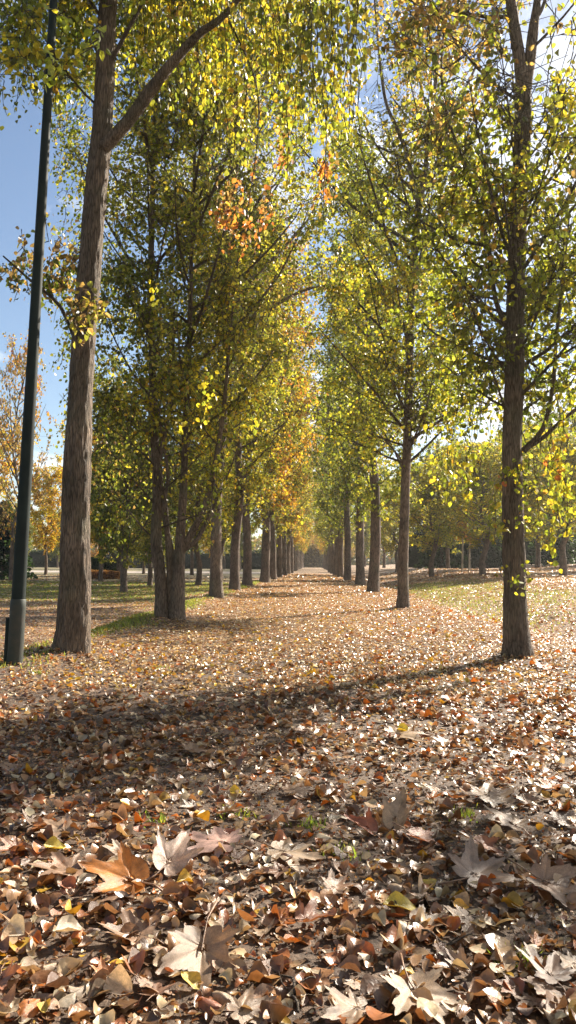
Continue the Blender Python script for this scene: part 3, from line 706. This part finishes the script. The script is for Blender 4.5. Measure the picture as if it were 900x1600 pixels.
def grassy(x, y):
    """share of green grass in the litter"""
    g = .42 * sstep(3.6, 4.6, -x) * sstep(16, 26, y) + .12 * sstep(3.2, 4.4, -x)
    g = np.maximum(g, .62 * np.exp(-((x + 2.5 + .12 * np.sin(y * 1.7)) / .36) ** 2) * (1 - .6 * np.sin(y * .62 + .4) ** 2) * sstep(4.5, 6, y))
    g = np.maximum(g, .34 * sstep(2.6, 3.6, x) * (1 - sstep(5.5, 8, x)) * sstep(9, 13, y))
    g = np.maximum(g, .24 * sstep(8, 14, x))
    return g

gx = np.concatenate([-np.geomspace(600, 6, 46)[:-1], np.linspace(-6, 6, 141), np.geomspace(6, 600, 46)[1:]])
gy = np.concatenate([-np.geomspace(60, 1, 14), np.linspace(-.9, 16, 170), np.geomspace(16.15, 1500, 130)])
X, Y = np.meshgrid(gx, gy); Z = H(X, Y)
near = 1 - sstep(7, 16, Y)
fine_n = np.array([noise.noise(Vector((a * 9, b * 9, 0))) for a, b in zip(X.ravel(), Y.ravel())]).reshape(X.shape)
Z = Z + fine_n * .006 * near
s = Soup(); nx, ny = len(gx), len(gy); i = np.arange(ny - 1)[:, None]; k = np.arange(nx - 1)[None]
s.add(np.stack([X, Y, Z], -1).reshape(-1, 3), np.stack([i * nx + k, i * nx + k + 1, (i + 1) * nx + k + 1, (i + 1) * nx + k], -1).reshape(-1, 4),
      np.stack([grassy(X, Y), X * 0, near], -1).reshape(-1, 3), 0, True)
tag(s.build('ground', [ground_mat()]), kind='structure')

# pale gravel paths
def strip(name, pts, w, m):
    s = Soup(); V = []
    for i in range(len(pts)):
        a = Vector(pts[max(i - 1, 0)]); b = Vector(pts[min(i + 1, len(pts) - 1)]); d = (b - a).normalized(); nn = Vector((-d.y, d.x, 0)); p = Vector(pts[i])
        for u in np.linspace(-.5, .5, 7):
            q = p + nn * u * w; V.append((q.x, q.y, float(H(q.x, q.y)) + .02))
    n = len(pts); i = np.arange(n - 1)[:, None]; k = np.arange(6)[None]
    s.add(V, np.stack([i * 7 + k, i * 7 + k + 1, (i + 1) * 7 + k + 1, (i + 1) * 7 + k], -1).reshape(-1, 4), (1, 1, 1), 0, True)
    return tag(s.build(name, [m]), kind='structure')
M_GRV, nt, out = mat('pale_gravel'); L = nt.links.new
geo = N(nt, 'ShaderNodeNewGeometry'); ns = N(nt, 'ShaderNodeTexNoise', Scale=3.0, Detail=8.0, Roughness=.75); L(geo.outputs['Position'], ns.inputs['Vector'])
cr = N(nt, 'ShaderNodeValToRGB'); cr.color_ramp.elements[0].position = .35; cr.color_ramp.elements[1].position = .65
cr.color_ramp.elements[0].color = (.30, .24, .19, 1); cr.color_ramp.elements[1].color = (.55, .48, .41, 1); L(ns.outputs['Fac'], cr.inputs['Fac'])
pr = N(nt, 'ShaderNodeBsdfPrincipled', Roughness=.9); L(cr.outputs[0], pr.inputs['Base Color']); L(pr.outputs[0], out.inputs[0])
strip('gravel_path', [(-120 + i * 3, 92 + 2 * math.sin(i * .2), 0) for i in range(39)], 14, M_GRV)
strip('gravel_path', [(6.3 + (i / 10) ** 2 * .9 + i * .25, 62 - i * 1.15, 0) for i in range(0, 42)], 3.2, M_GRV)

# ------------------------------------------------------------------ fallen leaves
DRY = np.array([(.52, .36, .23), (.58, .44, .29), (.43, .25, .14), (.34, .175, .09), (.23, .11, .055), (.13, .068, .035), (.48, .15, .03), (.58, .36, .05), (.35, .13, .05), (.66, .57, .42)])
DRY = DRY * np.array([.86, .845, .77])
DW = np.array([4, 3, 5, 5, 5, 3.5, 1.7, .9, 2.2, 2]); DW = DW / DW.sum(); DW2 = np.array([6, 6, 3.5, 2.2, 1.5, 1, 1.2, 1.3, .8, 5]); DW2 = DW2 / DW2.sum()
US = np.array([0, .10, .28, .5, .72, .90, 1.0]); VS = np.array([-1, 0, 1.0]); WP = np.array([.015, .22, .38, .41, .33, .17, .01])
UU, VV = np.meshgrid(US, VS, indexing='ij'); WW = np.repeat(WP, 3).reshape(7, 3)
gi, gk = np.meshgrid(np.arange(6), np.arange(2), indexing='ij')
GF = np.stack([gi * 3 + gk, gi * 3 + gk + 1, (gi + 1) * 3 + gk + 1, (gi + 1) * 3 + gk], -1).reshape(-1, 4)
HX = np.array([(0, 0), (.25, .36), (.65, .36), (1, 0), (.65, -.36), (.25, -.36)]); HXF = np.array([(0, 1, 2, 3), (0, 3, 4, 5)])

def litter(soup, x, y, size, rng, lift=.014, tilt=.35, cols=None, simple=False):
    n = len(x)
    if simple:
        u = np.tile(HX[:, 0], (n, 1)); v = np.tile(HX[:, 1], (n, 1)) * rng.uniform(.5, 1.2, (n, 1)); w = np.tile(np.array([0, 1, 1, 0, 1, 1.]), (n, 1)) * rng.uniform(-.1, .25, (n, 1)); F = HXF
    else:
        u = np.tile(UU.ravel(), (n, 1)); wd = rng.uniform(.5, 1.15, (n, 1)); v = np.tile((VV * WW).ravel(), (n, 1)) * wd
        c1 = rng.uniform(-.4, 2.0, (n, 1)); c2 = rng.uniform(-.6, 1.0, (n, 1)); tw = rng.uniform(-.8, .8, (n, 1))
        w = c1 * v * v * 2.2 + c2 * (u - .5) ** 2 + tw * v * (u - .5); F = GF
    P = np.stack([u - .5, v, w], -1) * size[:, None, None]
    yaw = rng.uniform(0, 6.28, n); tx = rng.normal(size=n) * tilt; ty = rng.normal(size=n) * tilt
    cx, sx, cy_, sy, cz, sz = np.cos(tx), np.sin(tx), np.cos(ty), np.sin(ty), np.cos(yaw), np.sin(yaw)
    a, b, c = P[..., 0], P[..., 1], P[..., 2]
    b, c = b * cx[:, None] - c * sx[:, None], b * sx[:, None] + c * cx[:, None]
    a, c = a * cy_[:, None] + c * sy[:, None], -a * sy[:, None] + c * cy_[:, None]
    a, b = a * cz[:, None] - b * sz[:, None], a * sz[:, None] + b * cz[:, None]
    h = H(x, y) + rng.uniform(0, 1, n) ** 1.5 * lift - c.min(1) * .6
    V = np.stack([x[:, None] + a, y[:, None] + b, h[:, None] + c], -1)
    k = V.shape[1]
    if cols is None: cols = DRY[rng.choice(len(DRY), n, p=DW)] * rng.uniform(.8, 1.2, n)[:, None]
    soup.add(V.reshape(-1, 3), (np.arange(n)[:, None, None] * k + F[None]).reshape(-1, F.shape[1]), np.repeat(cols, k, 0), 0, not simple)

rg = np.random.RandomState(91); s = Soup()
def scatter(y0, y1, dens, wx=.62, x_extra=1.0):
    area = (y1 - y0) * ((y0 + y1) * wx + 2 * x_extra); n = int(area * dens); y = rg.uniform(y0, y1, n); hw = y * wx + x_extra; return rg.uniform(-1, 1, n) * hw, y
def thin(x, y, far=False):
    dn_ = .5 + .5 * np.sin(x * 4.1 + 2.2 * np.sin(y * 1.9) + 1) * np.sin(y * 3.3 + 1.7 * np.sin(x * 2.7)); k = rg.uniform(0, 1, len(x)) < np.where(y > 6, .8, .5) + .75 * dn_; x, y = x[k], y[k]
    k = rg.uniform(0, 1, len(x)) > grassy(x, y) * 1.15 * (.6 + .8 * (wob(x * 2, y * 2) > -.1)) ; return x[k], y[k]
for (a, b, dn, s0, s1, simple) in ((.9, 3.2, 560, .026, .058, False), (.9, 3.2, 800, .010, .028, False), (3.2, 5, 660, .024, .054, False), (5, 7.5, 760, .020, .046, False), (3.2, 7.5, 600, .012, .030, True), (7.5, 12, 1300, .020, .044, True), (12, 22, 640, .026, .054, True), (20, 34, 200, .05, .09, True), (34, 60, 30, .12, .18, True)):
    x, y = thin(*scatter(a, b, dn)); litter(s, x, y, rg.uniform(s0, s1, len(x)), rg, .018, .28 if b < 5.1 else (.20 if b < 8 else .13), simple=simple, cols=None if b < 5.1 else DRY[rg.choice(len(DRY), len(x), p=DW2)] * rg.uniform(.95, 1.35, len(x))[:, None])  # beyond the foreground: pale dry leaves, tint raised further for sunlit brightness
# scraps and crumbs close by
x, y = scatter(.9, 4.0, 2600); litter(s, x, y, rg.uniform(.004, .015, len(x)), rg, .012, .6, simple=True)
# bright yellow scatter on the path
x, y = scatter(5, 22, 14, .25, .5); litter(s, x, y, rg.uniform(.035, .06, len(x)), rg, .02, .2, cols=np.array([(.62, .42, .04)]) * rg.uniform(.8, 1.2, (len(x), 1)))
x, y = scatter(4, 16, 9, .5, .5); k = x > .3; x, y = x[k], y[k]; litter(s, x, y, rg.uniform(.04, .085, len(x)), rg, .02, .25, cols=np.array([(.5, .17, .035)]) * rg.uniform(.7, 1.2, (len(x), 1)))
tag(s.build('fallen_leaves', [M_DRY]), 'thick litter of dry tan, brown and orange leaves covering the avenue floor', 'fallen leaves', kind='stuff')

# grass
def grass(name, label, x, y, hgt, rng, col):
    n = len(x); s = Soup(); yaw = rng.uniform(0, 6.28, n); h = hgt * rng.uniform(.5, 1.3, n); w = .0022 + .0007 * y; lean = rng.normal(size=(n, 2)) * .45 * h[:, None]
    z = H(x, y) - .005; a = np.stack([x - w * np.cos(yaw), y - w * np.sin(yaw), z], 1); b = np.stack([x + w * np.cos(yaw), y + w * np.sin(yaw), z], 1)
    c = np.stack([x + lean[:, 0], y + lean[:, 1], z + h], 1)
    s.add(np.stack([a, b, c], 1).reshape(-1, 3), np.arange(n * 3).reshape(-1, 3), np.repeat(np.array([col]) * rng.uniform(.5, 1.5, (n, 1)) * rng.uniform(.85, 1.15, (n, 3)), 3, 0), 0, False)
    return tag(s.build(name, [M_FAR]), label, 'grass', kind='stuff')
n = 150000; gx_ = np.concatenate([rg.uniform(-24, -2.1, n), rg.normal(-2.5, .25, 40000), rg.uniform(2.3, 8, 60000)]); gy_ = np.concatenate([rg.uniform(3, 45, n) , rg.uniform(4.5, 34, 40000), rg.uniform(8, 34, 60000)])
k = rg.uniform(0, 1, len(gx_)) < np.clip(grassy(gx_, gy_) * 1.9 - .25 + wob(gx_ * 1.5, gy_) * .35, 0, 1); gx_, gy_ = gx_[k], gy_[k]
grass('grass', 'short green grass along the path edges and across the lawn', gx_, gy_, .045, rg, (.20, .22, .06))
cl = []
for (px, py) in ((485, 1290), (240, 1285), (365, 1272), (532, 1338), (250, 1045), (60, 1052), (722, 1275), (810, 1505)):
    p = ground(px, py); m = 60; cl.append((p.x + rg.normal(size=m) * .03, p.y + rg.normal(size=m) * .03))
grass('grass_tufts', 'small green tufts poking through the leaf litter near the camera', np.concatenate([c[0] for c in cl]), np.concatenate([c[1] for c in cl]), .028, rg, (.24, .30, .06)).name = 'sparse_grass'

# ---- individual leaves nearest the camera
def small_leaf_mesh(seed, col):
    rg_ = np.random.RandomState(seed); nu, nv = 9, 7; u = np.linspace(0, 1, nu); v = np.linspace(-1, 1, nv); U, V = np.meshgrid(u, v, indexing='ij')
    prof = np.sin(np.pi * u ** .75) ** .8 * .40 * rg_.uniform(.85, 1.1); prof[0] = .012; prof[-1] = .004
    Wd = V * prof[:, None] * (1 + .05 * np.sin(U * 37 + seed))
    c1, c2, tw = rg_.uniform(.2, 1.8), rg_.uniform(-.4, .7), rg_.uniform(-.7, .7)
    Zz = c1 * Wd ** 2 * 1.8 + c2 * (U - .5) ** 2 + tw * Wd * (U - .5) + .02 * np.sin(U * 9 + V * 4 + seed) - .02 * (np.abs(V) < .2)
    vv = np.stack([U - .5, Wd, Zz - Zz.min()], -1).reshape(-1, 3)
    i = np.arange(nu - 1)[:, None]; k = np.arange(nv - 1)[None]
    s = Soup(); rib = (np.abs(V) < .05).ravel()[:, None]; cc = np.array(col)[None] * (1 + .25 * rib) * rg_.uniform(.9, 1.1, (nu * nv, 1))
    s.add(vv, np.stack([i * nv + k, i * nv + k + 1, (i + 1) * nv + k + 1, (i + 1) * nv + k], -1).reshape(-1, 4), np.clip(cc, 0, .9), 0, True)
    L_ = Vector((-.5, 0, float(vv[nv * 0 + nv // 2, 2]))); tube(s, [L_ + Vector((.05, 0, 0)), L_ + Vector((-.15, .03, .01)), L_ + Vector((-.32, .08 * tw, -.01))], [.012, .009, .009], 5, (.3, .2, .1), 0)
    return s.build('fallen_leaf', [M_DRY])
COLN = [('pale cream', (.54, .44, .31)), ('tan', (.43, .31, .20)), ('light brown', (.34, .20, .12)), ('dark brown', (.18, .10, .065)), ('orange', (.48, .16, .035)), ('yellow', (.58, .40, .05)), ('reddish brown', (.33, .12, .06))]
protos = [(cn, small_leaf_mesh(200 + 10 * j + q, c)) for j, (cn, c) in enumerate(COLN) for q in range(4)]
wts = np.array([.23] * 4 + [.25] * 4 + [.2] * 4 + [.14] * 4 + [.06] * 4 + [.04] * 4 + [.08] * 4); wts = wts / wts.sum(); usedl = set()
GL = 'small fallen leaves nearest the camera'
for j in range(250):
    q = int(rg.choice(len(protos), p=wts)) if j >= len(protos) else j
    cn, po = protos[q]
    py = 1600 - 330 * rg.uniform(0, 1) ** 1.15; px = rg.uniform(-10, 910); g = ground(px, py)
    o = po if q not in usedl else po.copy()
    if q in usedl: C.objects.link(o)
    usedl.add(q); sz = rg.uniform(.026, .056)
    o.location = (g.x, g.y, float(H(g.x, g.y)) + .010 + .006 * rg.uniform()); o.scale = (sz,) * 3
    o.rotation_euler = (rg.normal() * .2 + (PI if rg.uniform() < .35 else 0), rg.normal() * .3, rg.uniform(0, 6.28))
    if abs(o.rotation_euler[0]) > 2: o.location.z += .008
    tag(o, 'small %s leaf lying loose in the litter closest to the camera' % cn, 'leaf', GL)

def plane_mesh(col, seed, curl=.25, fold=0., lobes=5):
    """big lobed leaf (unit radius): rings inside a toothed outline, veins pressed in along each lobe; returns a Soup and its base height"""
    rg_ = np.random.RandomState(seed); nth, nr = 144, 9
    if lobes == 5: A_, L_ = [0, .84, -.84, 1.75, -1.75], [1.0, .90, .90, .62, .62]
    else: A_, L_ = [0, .95, -.95], [1.0, .78, .78]
    ctl = []                                  # outline control points (angle, radius): tips, teeth, sinuses
    for q, (a, l_) in enumerate(zip(A_, L_)):
        a = a + rg_.normal() * .04; l_ = l_ * rg_.uniform(.93, 1.06)
        ctl += [(a, l_), (a - .10, l_ * .76), (a + .10, l_ * .76), (a - .17, l_ * .80), (a + .17, l_ * .80), (a - .27, l_ * .56), (a + .27, l_ * .56)]
    ctl = sorted(ctl); am = max(c_[0] for c_ in ctl)
    ctl = [(-PI - .001, .10), (-PI + .25, .30), (-am - .25, .42)] + ctl + [(am + .25, .42), (PI - .25, .30), (PI + .001, .10)]
    srt = sorted(ctl); th = np.linspace(-PI, PI, nth, endpoint=False)
    out_r = np.interp(th, [c_[0] for c_ in srt], [c_[1] for c_ in srt])
    for q in range(len(A_)):                  # sinus between neighbouring lobes
        for w_ in range(q + 1, len(A_)):
            if .6 < abs(A_[q] - A_[w_]) < 1.1:
                mid = (A_[q] + A_[w_]) / 2; d = np.abs(th - mid); out_r = np.where(d < .14, np.minimum(out_r, .46 + d * 1.0), out_r)
    rr = np.linspace(0, 1, nr + 1)[1:]; RR, TT = np.meshgrid(rr, th, indexing='ij'); rad = RR * out_r[None]
    x = rad * np.cos(TT); y = rad * np.sin(TT); z = np.zeros_like(x); vein = np.zeros_like(x)
    for a, l_ in zip(A_, L_):
        d = np.abs((TT - a + PI) % (2 * PI) - PI); vein = np.maximum(vein, np.exp(-(d * rad / .018) ** 2) * (d < 1))
        z -= .05 * np.exp(-(d / .15) ** 2) * rad; z += .02 * np.sin(rad * 24 - d * 10) * np.minimum(d, .4) * rad
    p1, p2 = rg_.uniform(0, 6, 2)
    z += curl * rad ** 2 * (.55 + .35 * np.sin(TT * 2 + p1) + .25 * np.sin(TT * 3 + p2)) + .04 * np.sin(x * 5 + p1) * np.sin(y * 5 + p2)
    y2 = y.copy()
    if fold: a_ = fold * np.clip(np.abs(y) * 2.2, 0, 1); z = z + np.abs(y) * np.sin(a_); y2 = y * np.cos(a_)
    V = np.concatenate([[[0, 0, 0]], np.stack([x, y2, z], -1).reshape(-1, 3)])
    col = np.array(col); patch = 1 + .12 * np.sin(x * 7 + seed) * np.sin(y * 6 + 2) + .06 * rg_.normal(size=x.shape)
    cc = np.concatenate([[col], (col[None, None] * (patch * (1 + .22 * vein) * (1 - .22 * (RR > .93)))[..., None]).reshape(-1, 3)])
    s = Soup(); V[:, 2] -= np.percentile(V[:, 2], 12)
    i = np.arange(nr - 1)[:, None]; k = np.arange(nth)[None]; k2 = (k + 1) % nth
    s.add(V, np.stack([1 + i * nth + k, 1 + i * nth + k2, 1 + (i + 1) * nth + k2, 1 + (i + 1) * nth + k], -1).reshape(-1, 4), np.clip(cc, 0, .95), 0, True)
    k = np.arange(nth); s.f.append((np.stack([np.zeros(nth), 1 + k, 1 + (k + 1) % nth], -1).astype(np.int32), 0, True))
    return s, float(V[0, 2])

def stem_soup(z_):
    st = Soup(); z0 = Vector((0, 0, z_)); tube(st, [z0 + Vector((.1, 0, .012)), z0 + Vector((-.15, .02, -.01)), z0 + Vector((-.45, .06, .04)), z0 + Vector((-.8, .2, .0))], [.010, .014, .014, .022], 7, (.34, .2, .12), 0); return st

def plane_leaf(px, py, wpx, col, label, seed, yaw, tx=0., ty=0., curl=.25, fold=0., lobes=5, lift=.012):
    """px, py: middle of the leaf in the photograph; tx, ty: how far it is tipped up towards the camera / sideways"""
    g = ground(px, py); size = wpx / FPX * g.y * .63
    s, z_ = plane_mesh(col, seed, curl, fold, lobes)
    o = s.build('plane_leaf', [M_DRY]); tag(o, label, 'leaf', 'large lobed leaves on the ground')
    o.scale = (size,) * 3; rm = Matrix.Rotation(tx, 3, 'X') @ Matrix.Rotation(ty, 3, 'Y') @ Matrix.Rotation(yaw, 3, 'Z'); o.rotation_euler = rm.to_euler()
    o.location = (g.x, g.y, float(H(g.x, g.y)) + lift + size * (abs(math.sin(tx)) + abs(math.sin(ty))) * .30)
    stem_soup(z_).build('leaf_stem', [M_DRY], o)
    return o
T1, T2, T3, T4 = (.35, .235, .15), (.38, .27, .175), (.34, .215, .14), (.26, .175, .125)
for a in [
 (315, 1505, 150, T1, 'large tan lobed leaf with a ridged middle at the bottom, left of centre', 301, -1.5, .5, .1, .2, .2),
 (215, 1475, 110, T3, 'light brown lobed leaf tucked left of the ridged tan one', 302, 3.0, .1, .1, .3, .2),
 (348, 1330, 120, (.52, .33, .27), 'pinkish lobed leaf lying left of centre in the foreground', 303, 2.8, .15, -.1, .22),
 (440, 1342, 105, T2, 'pale cream lobed leaf right beside the pinkish one', 304, -.2, .1, .15, .2),
 (262, 1372, 110, (.55, .40, .31), 'pale leaf standing half upright next to a folded brown leaf', 305, 1.2, .55, .25, .35, .3, 3),
 (205, 1395, 135, (.52, .19, .03), 'bright orange lobed leaf under the half upright pale leaf', 306, 3.0, .4, .1, .2, .2, 3),
 (740, 1385, 125, T4, 'greyish tan lobed leaf with raised edges at the right', 307, .7, .3, .1, .3, .15),
 (850, 1395, 120, T3, 'brown drooping lobed leaf beside the right edge', 308, -.5, .3, .1, .3, .2),
 (617, 1300, 90, T2, 'folded pale leaf leaning up beside a dark red one, right of centre', 309, 1.2, .65, -.1, .2, .7, 3),
 (575, 1308, 70, (.32, .10, .045), 'dark red curled leaf left of the folded pale leaf', 310, 2.5, .35, .2, .35, .5, 3),
 (650, 1320, 80, (.34, .13, .06), 'rusty red leaf right of the folded pale leaf', 311, -.3, .1, .3, .2, .3, 3),
 (645, 1565, 150, T2, 'largest pale tan lobed leaf at the bottom edge, right of centre', 312, -1.2, .12, .15, .4, .1),
 (560, 1590, 100, T1, 'tan lobed leaf cut by the bottom edge near the middle', 313, 3.6, .1, .1, .3, .1),
 (620, 1155, 90, T2, 'pale spread leaf lying on the sunlit litter in the middle distance', 314, 0.1, .1, .1, .2),
 (760, 1255, 95, T1, 'tan pointed leaf on the litter above the greyish one', 315, .4, .2, .1, .3),
 (455, 1243, 70, T3, 'brown flat leaf in the middle, past the pinkish one', 316, .2, .1, .1, .2),
 (800, 1297, 85, T1, 'tan lobed leaf close to the right edge above the drooping one', 317, 2.2, .1, .1, .3),
 (100, 1310, 85, T1, 'tan lobed leaf at the left in the foreground', 318, 2.7, .2, .1, .3),
 (110, 1370, 110, T3, 'long brown lobed leaf near the left edge behind the orange one', 319, 3.3, .1, .1, .2, .1),
 (750, 1330, 70, (.34, .13, .05), 'rust brown leaf pointing down to the right', 320, -.7, .25, .2, .2, .3, 3),
 (875, 1290, 60, T4, 'grey brown leaf at the right edge in the shade', 321, .7, .1, .1, .3),
 (860, 1540, 110, T4, 'grey brown lobed leaf in the shaded bottom right corner', 322, 2.0, .1, .2, .3, .2),
 (375, 1595, 90, T1, 'tan lobed leaf cut by the bottom edge, left of centre', 323, .4, .2, .1, .3),
 (60, 1345, 60, T4, 'grey brown leaf at the far left of the foreground', 324, 1.4, .1, .2, .4),
 (655, 1455, 75, T2, 'cream curled leaf above the largest pale tan leaf', 325, .4, .2, .2, .4, .3, 3),
 (150, 1090, 50, T4, 'grey leaf in the shaded band at the left', 326, .4, .2, .2, .3),
 (300, 1180, 60, T3, 'brown lobed leaf in the shaded band, left of centre', 327, .9, .1, .2, .3),
 (520, 1400, 60, T3, 'small brown lobed leaf in the centre of the foreground', 328, .9, .3, .2, .3, .3),
 (850, 1048, 42, (.52, .19, .04), 'orange lobed leaf on the litter right of the nearest right-hand trunk', 329, .9, .2, .1, .3),
 (705, 1100, 45, (.50, .2, .05), 'orange brown lobed leaf on the litter left of the nearest right-hand trunk', 330, .9, .2, .1, .3)]:
    plane_leaf(*a)
pl = []
for q in range(8):
    col = [T1, T2, T3, T4, (.24, .13, .08), (.46, .18, .05), T3, (.34, .15, .08)][q]; ss, z_ = plane_mesh(col, 500 + q, rg.uniform(.15, .4), [0, .3, 0, .4][q % 4]); o = ss.build('plane_leaf', [M_DRY]); stem_soup(z_).build('leaf_stem', [M_DRY], o); pl.append(o)
LBL = ['tan', 'pale cream', 'light brown', 'grey brown', 'dark brown', 'orange brown', 'light brown', 'reddish brown']
for j in range(84):
    q = j % 8; o = pl[q]
    if j >= 8: o = copy_tree(o, (0, 0, 0), 0, 1)
    py = 1580 - 470 * rg.uniform(0, 1) ** .8; px = rg.uniform(-10, 910); g = ground(px, py); sz = rg.uniform(.028, .078)
    o.location = (g.x, g.y, float(H(g.x, g.y)) + .012 + sz * .08); o.scale = (sz,) * 3; o.rotation_euler = (rg.normal() * .22, rg.normal() * .22, rg.uniform(0, 6.28))
    tag(o, 'medium %s lobed leaf lying among the small leaves of the avenue floor' % LBL[q], 'leaf', 'medium lobed leaves in the litter')
# a few bright leaves one notices
for (px, py, wpx, col, lb, sd, rx) in ((368, 1247, 20, (.66, .46, .03), 'round bright yellow leaf alone on the shaded litter', 401, .5), (625, 1432, 52, (.60, .46, .05), 'long curled yellow leaf right of centre in the foreground', 402, .2),
        (85, 1337, 34, (.55, .42, .05), 'yellow green leaf on top of the tan one at the left', 403, .3), (545, 1435 - 2, 0, 0, 0, 0, 0), (720, 1432, 24, (.62, .34, .04), 'golden yellow leaf below the greyish tan one', 404, .3),
        (25, 1468, 42, (.62, .55, .42), 'pale round leaf at the left edge of the foreground', 405, .6), (108, 1470, 42, (.60, .50, .36), 'cream oval leaf left of the brown lobed one', 406, .2), (630, 1150, 24, (.60, .5, .05), 'small bright yellow leaf on the spread pale leaf', 407, .2),
        (190, 1560, 50, (.60, .48, .36), 'cream folded leaf near the bottom left', 408, .7), (290, 1392, 30, (.58, .38, .04), 'yellow brown leaf right of the half upright pale leaf', 409, .3)):
    if not wpx: continue
    g = ground(px, py); o = small_leaf_mesh(sd, col); sc = wpx / FPX * g.y; o.scale = (sc,) * 3; o.location = (g.x, g.y, float(H(g.x, g.y)) + .022); o.rotation_euler = (rx, .15, rg.uniform(-.6, .6))
    tag(o, lb, 'leaf', 'bright leaves in the foreground')
# dry twigs
for (px, py, L_, yw) in ((430, 1540, .16, 2.2), (870, 1500, .14, .6), (470, 1570, .12, 1.2), (700, 1480, .12, -.3), (180, 1240, .2, .2), (820, 1120, .25, .4)):
    g = ground(px, py); s = Soup(); k = [Vector((L_ * (q - .5), .02 * math.sin(q * 5 + px), .008 + .008 * math.sin(q * 9))) for q in np.linspace(0, 1, 9)]
    tube(s, k, [.0028 * (1 - .5 * q) for q in np.linspace(0, 1, 9)], 7, (.3, .2, .14), 0); tube(s, [k[4], k[4] + Vector((.02, .03, .006)), k[4] + Vector((.05, .05, .01))], [.0018, .0014, .001], 6, (.3, .2, .14), 0)
    o = s.build('dry_twig', [M_TWIG]); o.location = (g.x, g.y, float(H(g.x, g.y)) + .014); o.rotation_euler = (0, 0, yw)
    tag(o, 'thin dry twig lying on the leaf litter', 'twig', 'dry twigs on the ground')

# ------------------------------------------------------------------ thin sunlit air
hz = Soup(); x0, x1, y0, y1, z0, z1 = -640, 640, -80, 1540, -3, 26
hz.add([(x, y, z) for z in (z0, z1) for y in (y0, y1) for x in (x0, x1)], [(0, 2, 3, 1), (4, 5, 7, 6), (0, 1, 5, 4), (2, 6, 7, 3), (0, 4, 6, 2), (1, 3, 7, 5)], (1, 1, 1))
M_HZ, nt, out = mat('haze'); pv = nt.nodes.new('ShaderNodeVolumePrincipled'); pv.inputs['Color'].default_value = (.95, .93, .88, 1); pv.inputs['Density'].default_value = .0005; pv.inputs['Anisotropy'].default_value = .55
nt.links.new(pv.outputs[0], out.inputs['Volume']); tag(hz.build('haze', [M_HZ]), 'faint sunlit haze softening the far end of the avenue', 'haze', kind='stuff')

# ------------------------------------------------------------------ light
SUN_AZ, SUN_EL = R(42), R(34)
w = bpy.data.worlds.new('World'); S.world = w; w.use_nodes = True; nt = w.node_tree; nt.nodes.clear(); L = nt.links.new
out = nt.nodes.new('ShaderNodeOutputWorld'); bg = N(nt, 'ShaderNodeBackground', Strength=.053)
sky = N(nt, 'ShaderNodeTexSky'); sky.sky_type = 'NISHITA'; sky.sun_disc = False; sky.sun_elevation = SUN_EL; sky.sun_rotation = SUN_AZ; sky.dust_density = .4; sky.ozone_density = 1.2
tc = N(nt, 'ShaderNodeTexCoord'); sep = N(nt, 'ShaderNodeSeparateXYZ'); L(tc.outputs['Generated'], sep.inputs[0])
az_ = N(nt, 'ShaderNodeMath', operation='ADD'); az_.inputs[1].default_value = .22; L(sep.outputs['Z'], az_.inputs[0])
azm = N(nt, 'ShaderNodeMath', operation='MAXIMUM'); azm.inputs[1].default_value = .06; L(az_.outputs[0], azm.inputs[0]); az_ = azm
dv = N(nt, 'ShaderNodeVectorMath', operation='DIVIDE'); cb = N(nt, 'ShaderNodeCombineXYZ')
for k in range(3): L(az_.outputs[0], cb.inputs[k])
sh = N(nt, 'ShaderNodeVectorMath', operation='ADD'); sh.inputs[1].default_value = (3.3, 1.4, 0)
L(tc.outputs['Generated'], dv.inputs[0]); L(cb.outputs[0], dv.inputs[1])
cn = N(nt, 'ShaderNodeTexNoise', Scale=1.7, Detail=8.0, Roughness=.58); L(dv.outputs[0], sh.inputs[0]); L(sh.outputs[0], cn.inputs['Vector'])
# more cloud towards the sun side
gx1 = N(nt, 'ShaderNodeMath', operation='MULTIPLY_ADD'); gx1.inputs[1].default_value = .20; L(sep.outputs['X'], gx1.inputs[0]); L(cn.outputs['Fac'], gx1.inputs[2])
cr = N(nt, 'ShaderNodeMapRange'); cr.inputs['From Min'].default_value = .50; cr.inputs['From Max'].default_value = .64; L(gx1.outputs[0], cr.inputs['Value'])
mx = N(nt, 'ShaderNodeMixRGB'); mx.inputs[2].default_value = (9, 9.1, 9.4, 1); L(cr.outputs[0], mx.inputs[0]); L(sky.outputs[0], mx.inputs[1])
L(mx.outputs[0], bg.inputs['Color']); L(bg.outputs[0], out.inputs[0])
sd = bpy.data.lights.new('sun', 'SUN'); sd.energy = 5.0; sd.angle = R(.53); sd.color = (1, .90, .76)
so = bpy.data.objects.new('sun', sd); C.objects.link(so)
sv_ = Vector((math.sin(SUN_AZ) * math.cos(SUN_EL), math.cos(SUN_AZ) * math.cos(SUN_EL), math.sin(SUN_EL)))
so.rotation_euler = sv_.to_track_quat('Z', 'Y').to_euler(); so.location = sv_ * 60

S.view_settings.view_transform = 'Standard'; S.view_settings.look = 'None'; S.view_settings.gamma = 1; S.view_settings.exposure = 1.6
S.cycles.max_bounces = 7; S.cycles.diffuse_bounces = 4; S.cycles.glossy_bounces = 2; S.cycles.transmission_bounces = 5; S.cycles.use_denoising = True
S.cycles.sample_clamp_indirect = 6
bpy.context.view_layer.update(); print('near leaves', total, cam.matrix_world.translation, [o.name for o in C.objects if o.type=='EMPTY' and 'label' not in o])
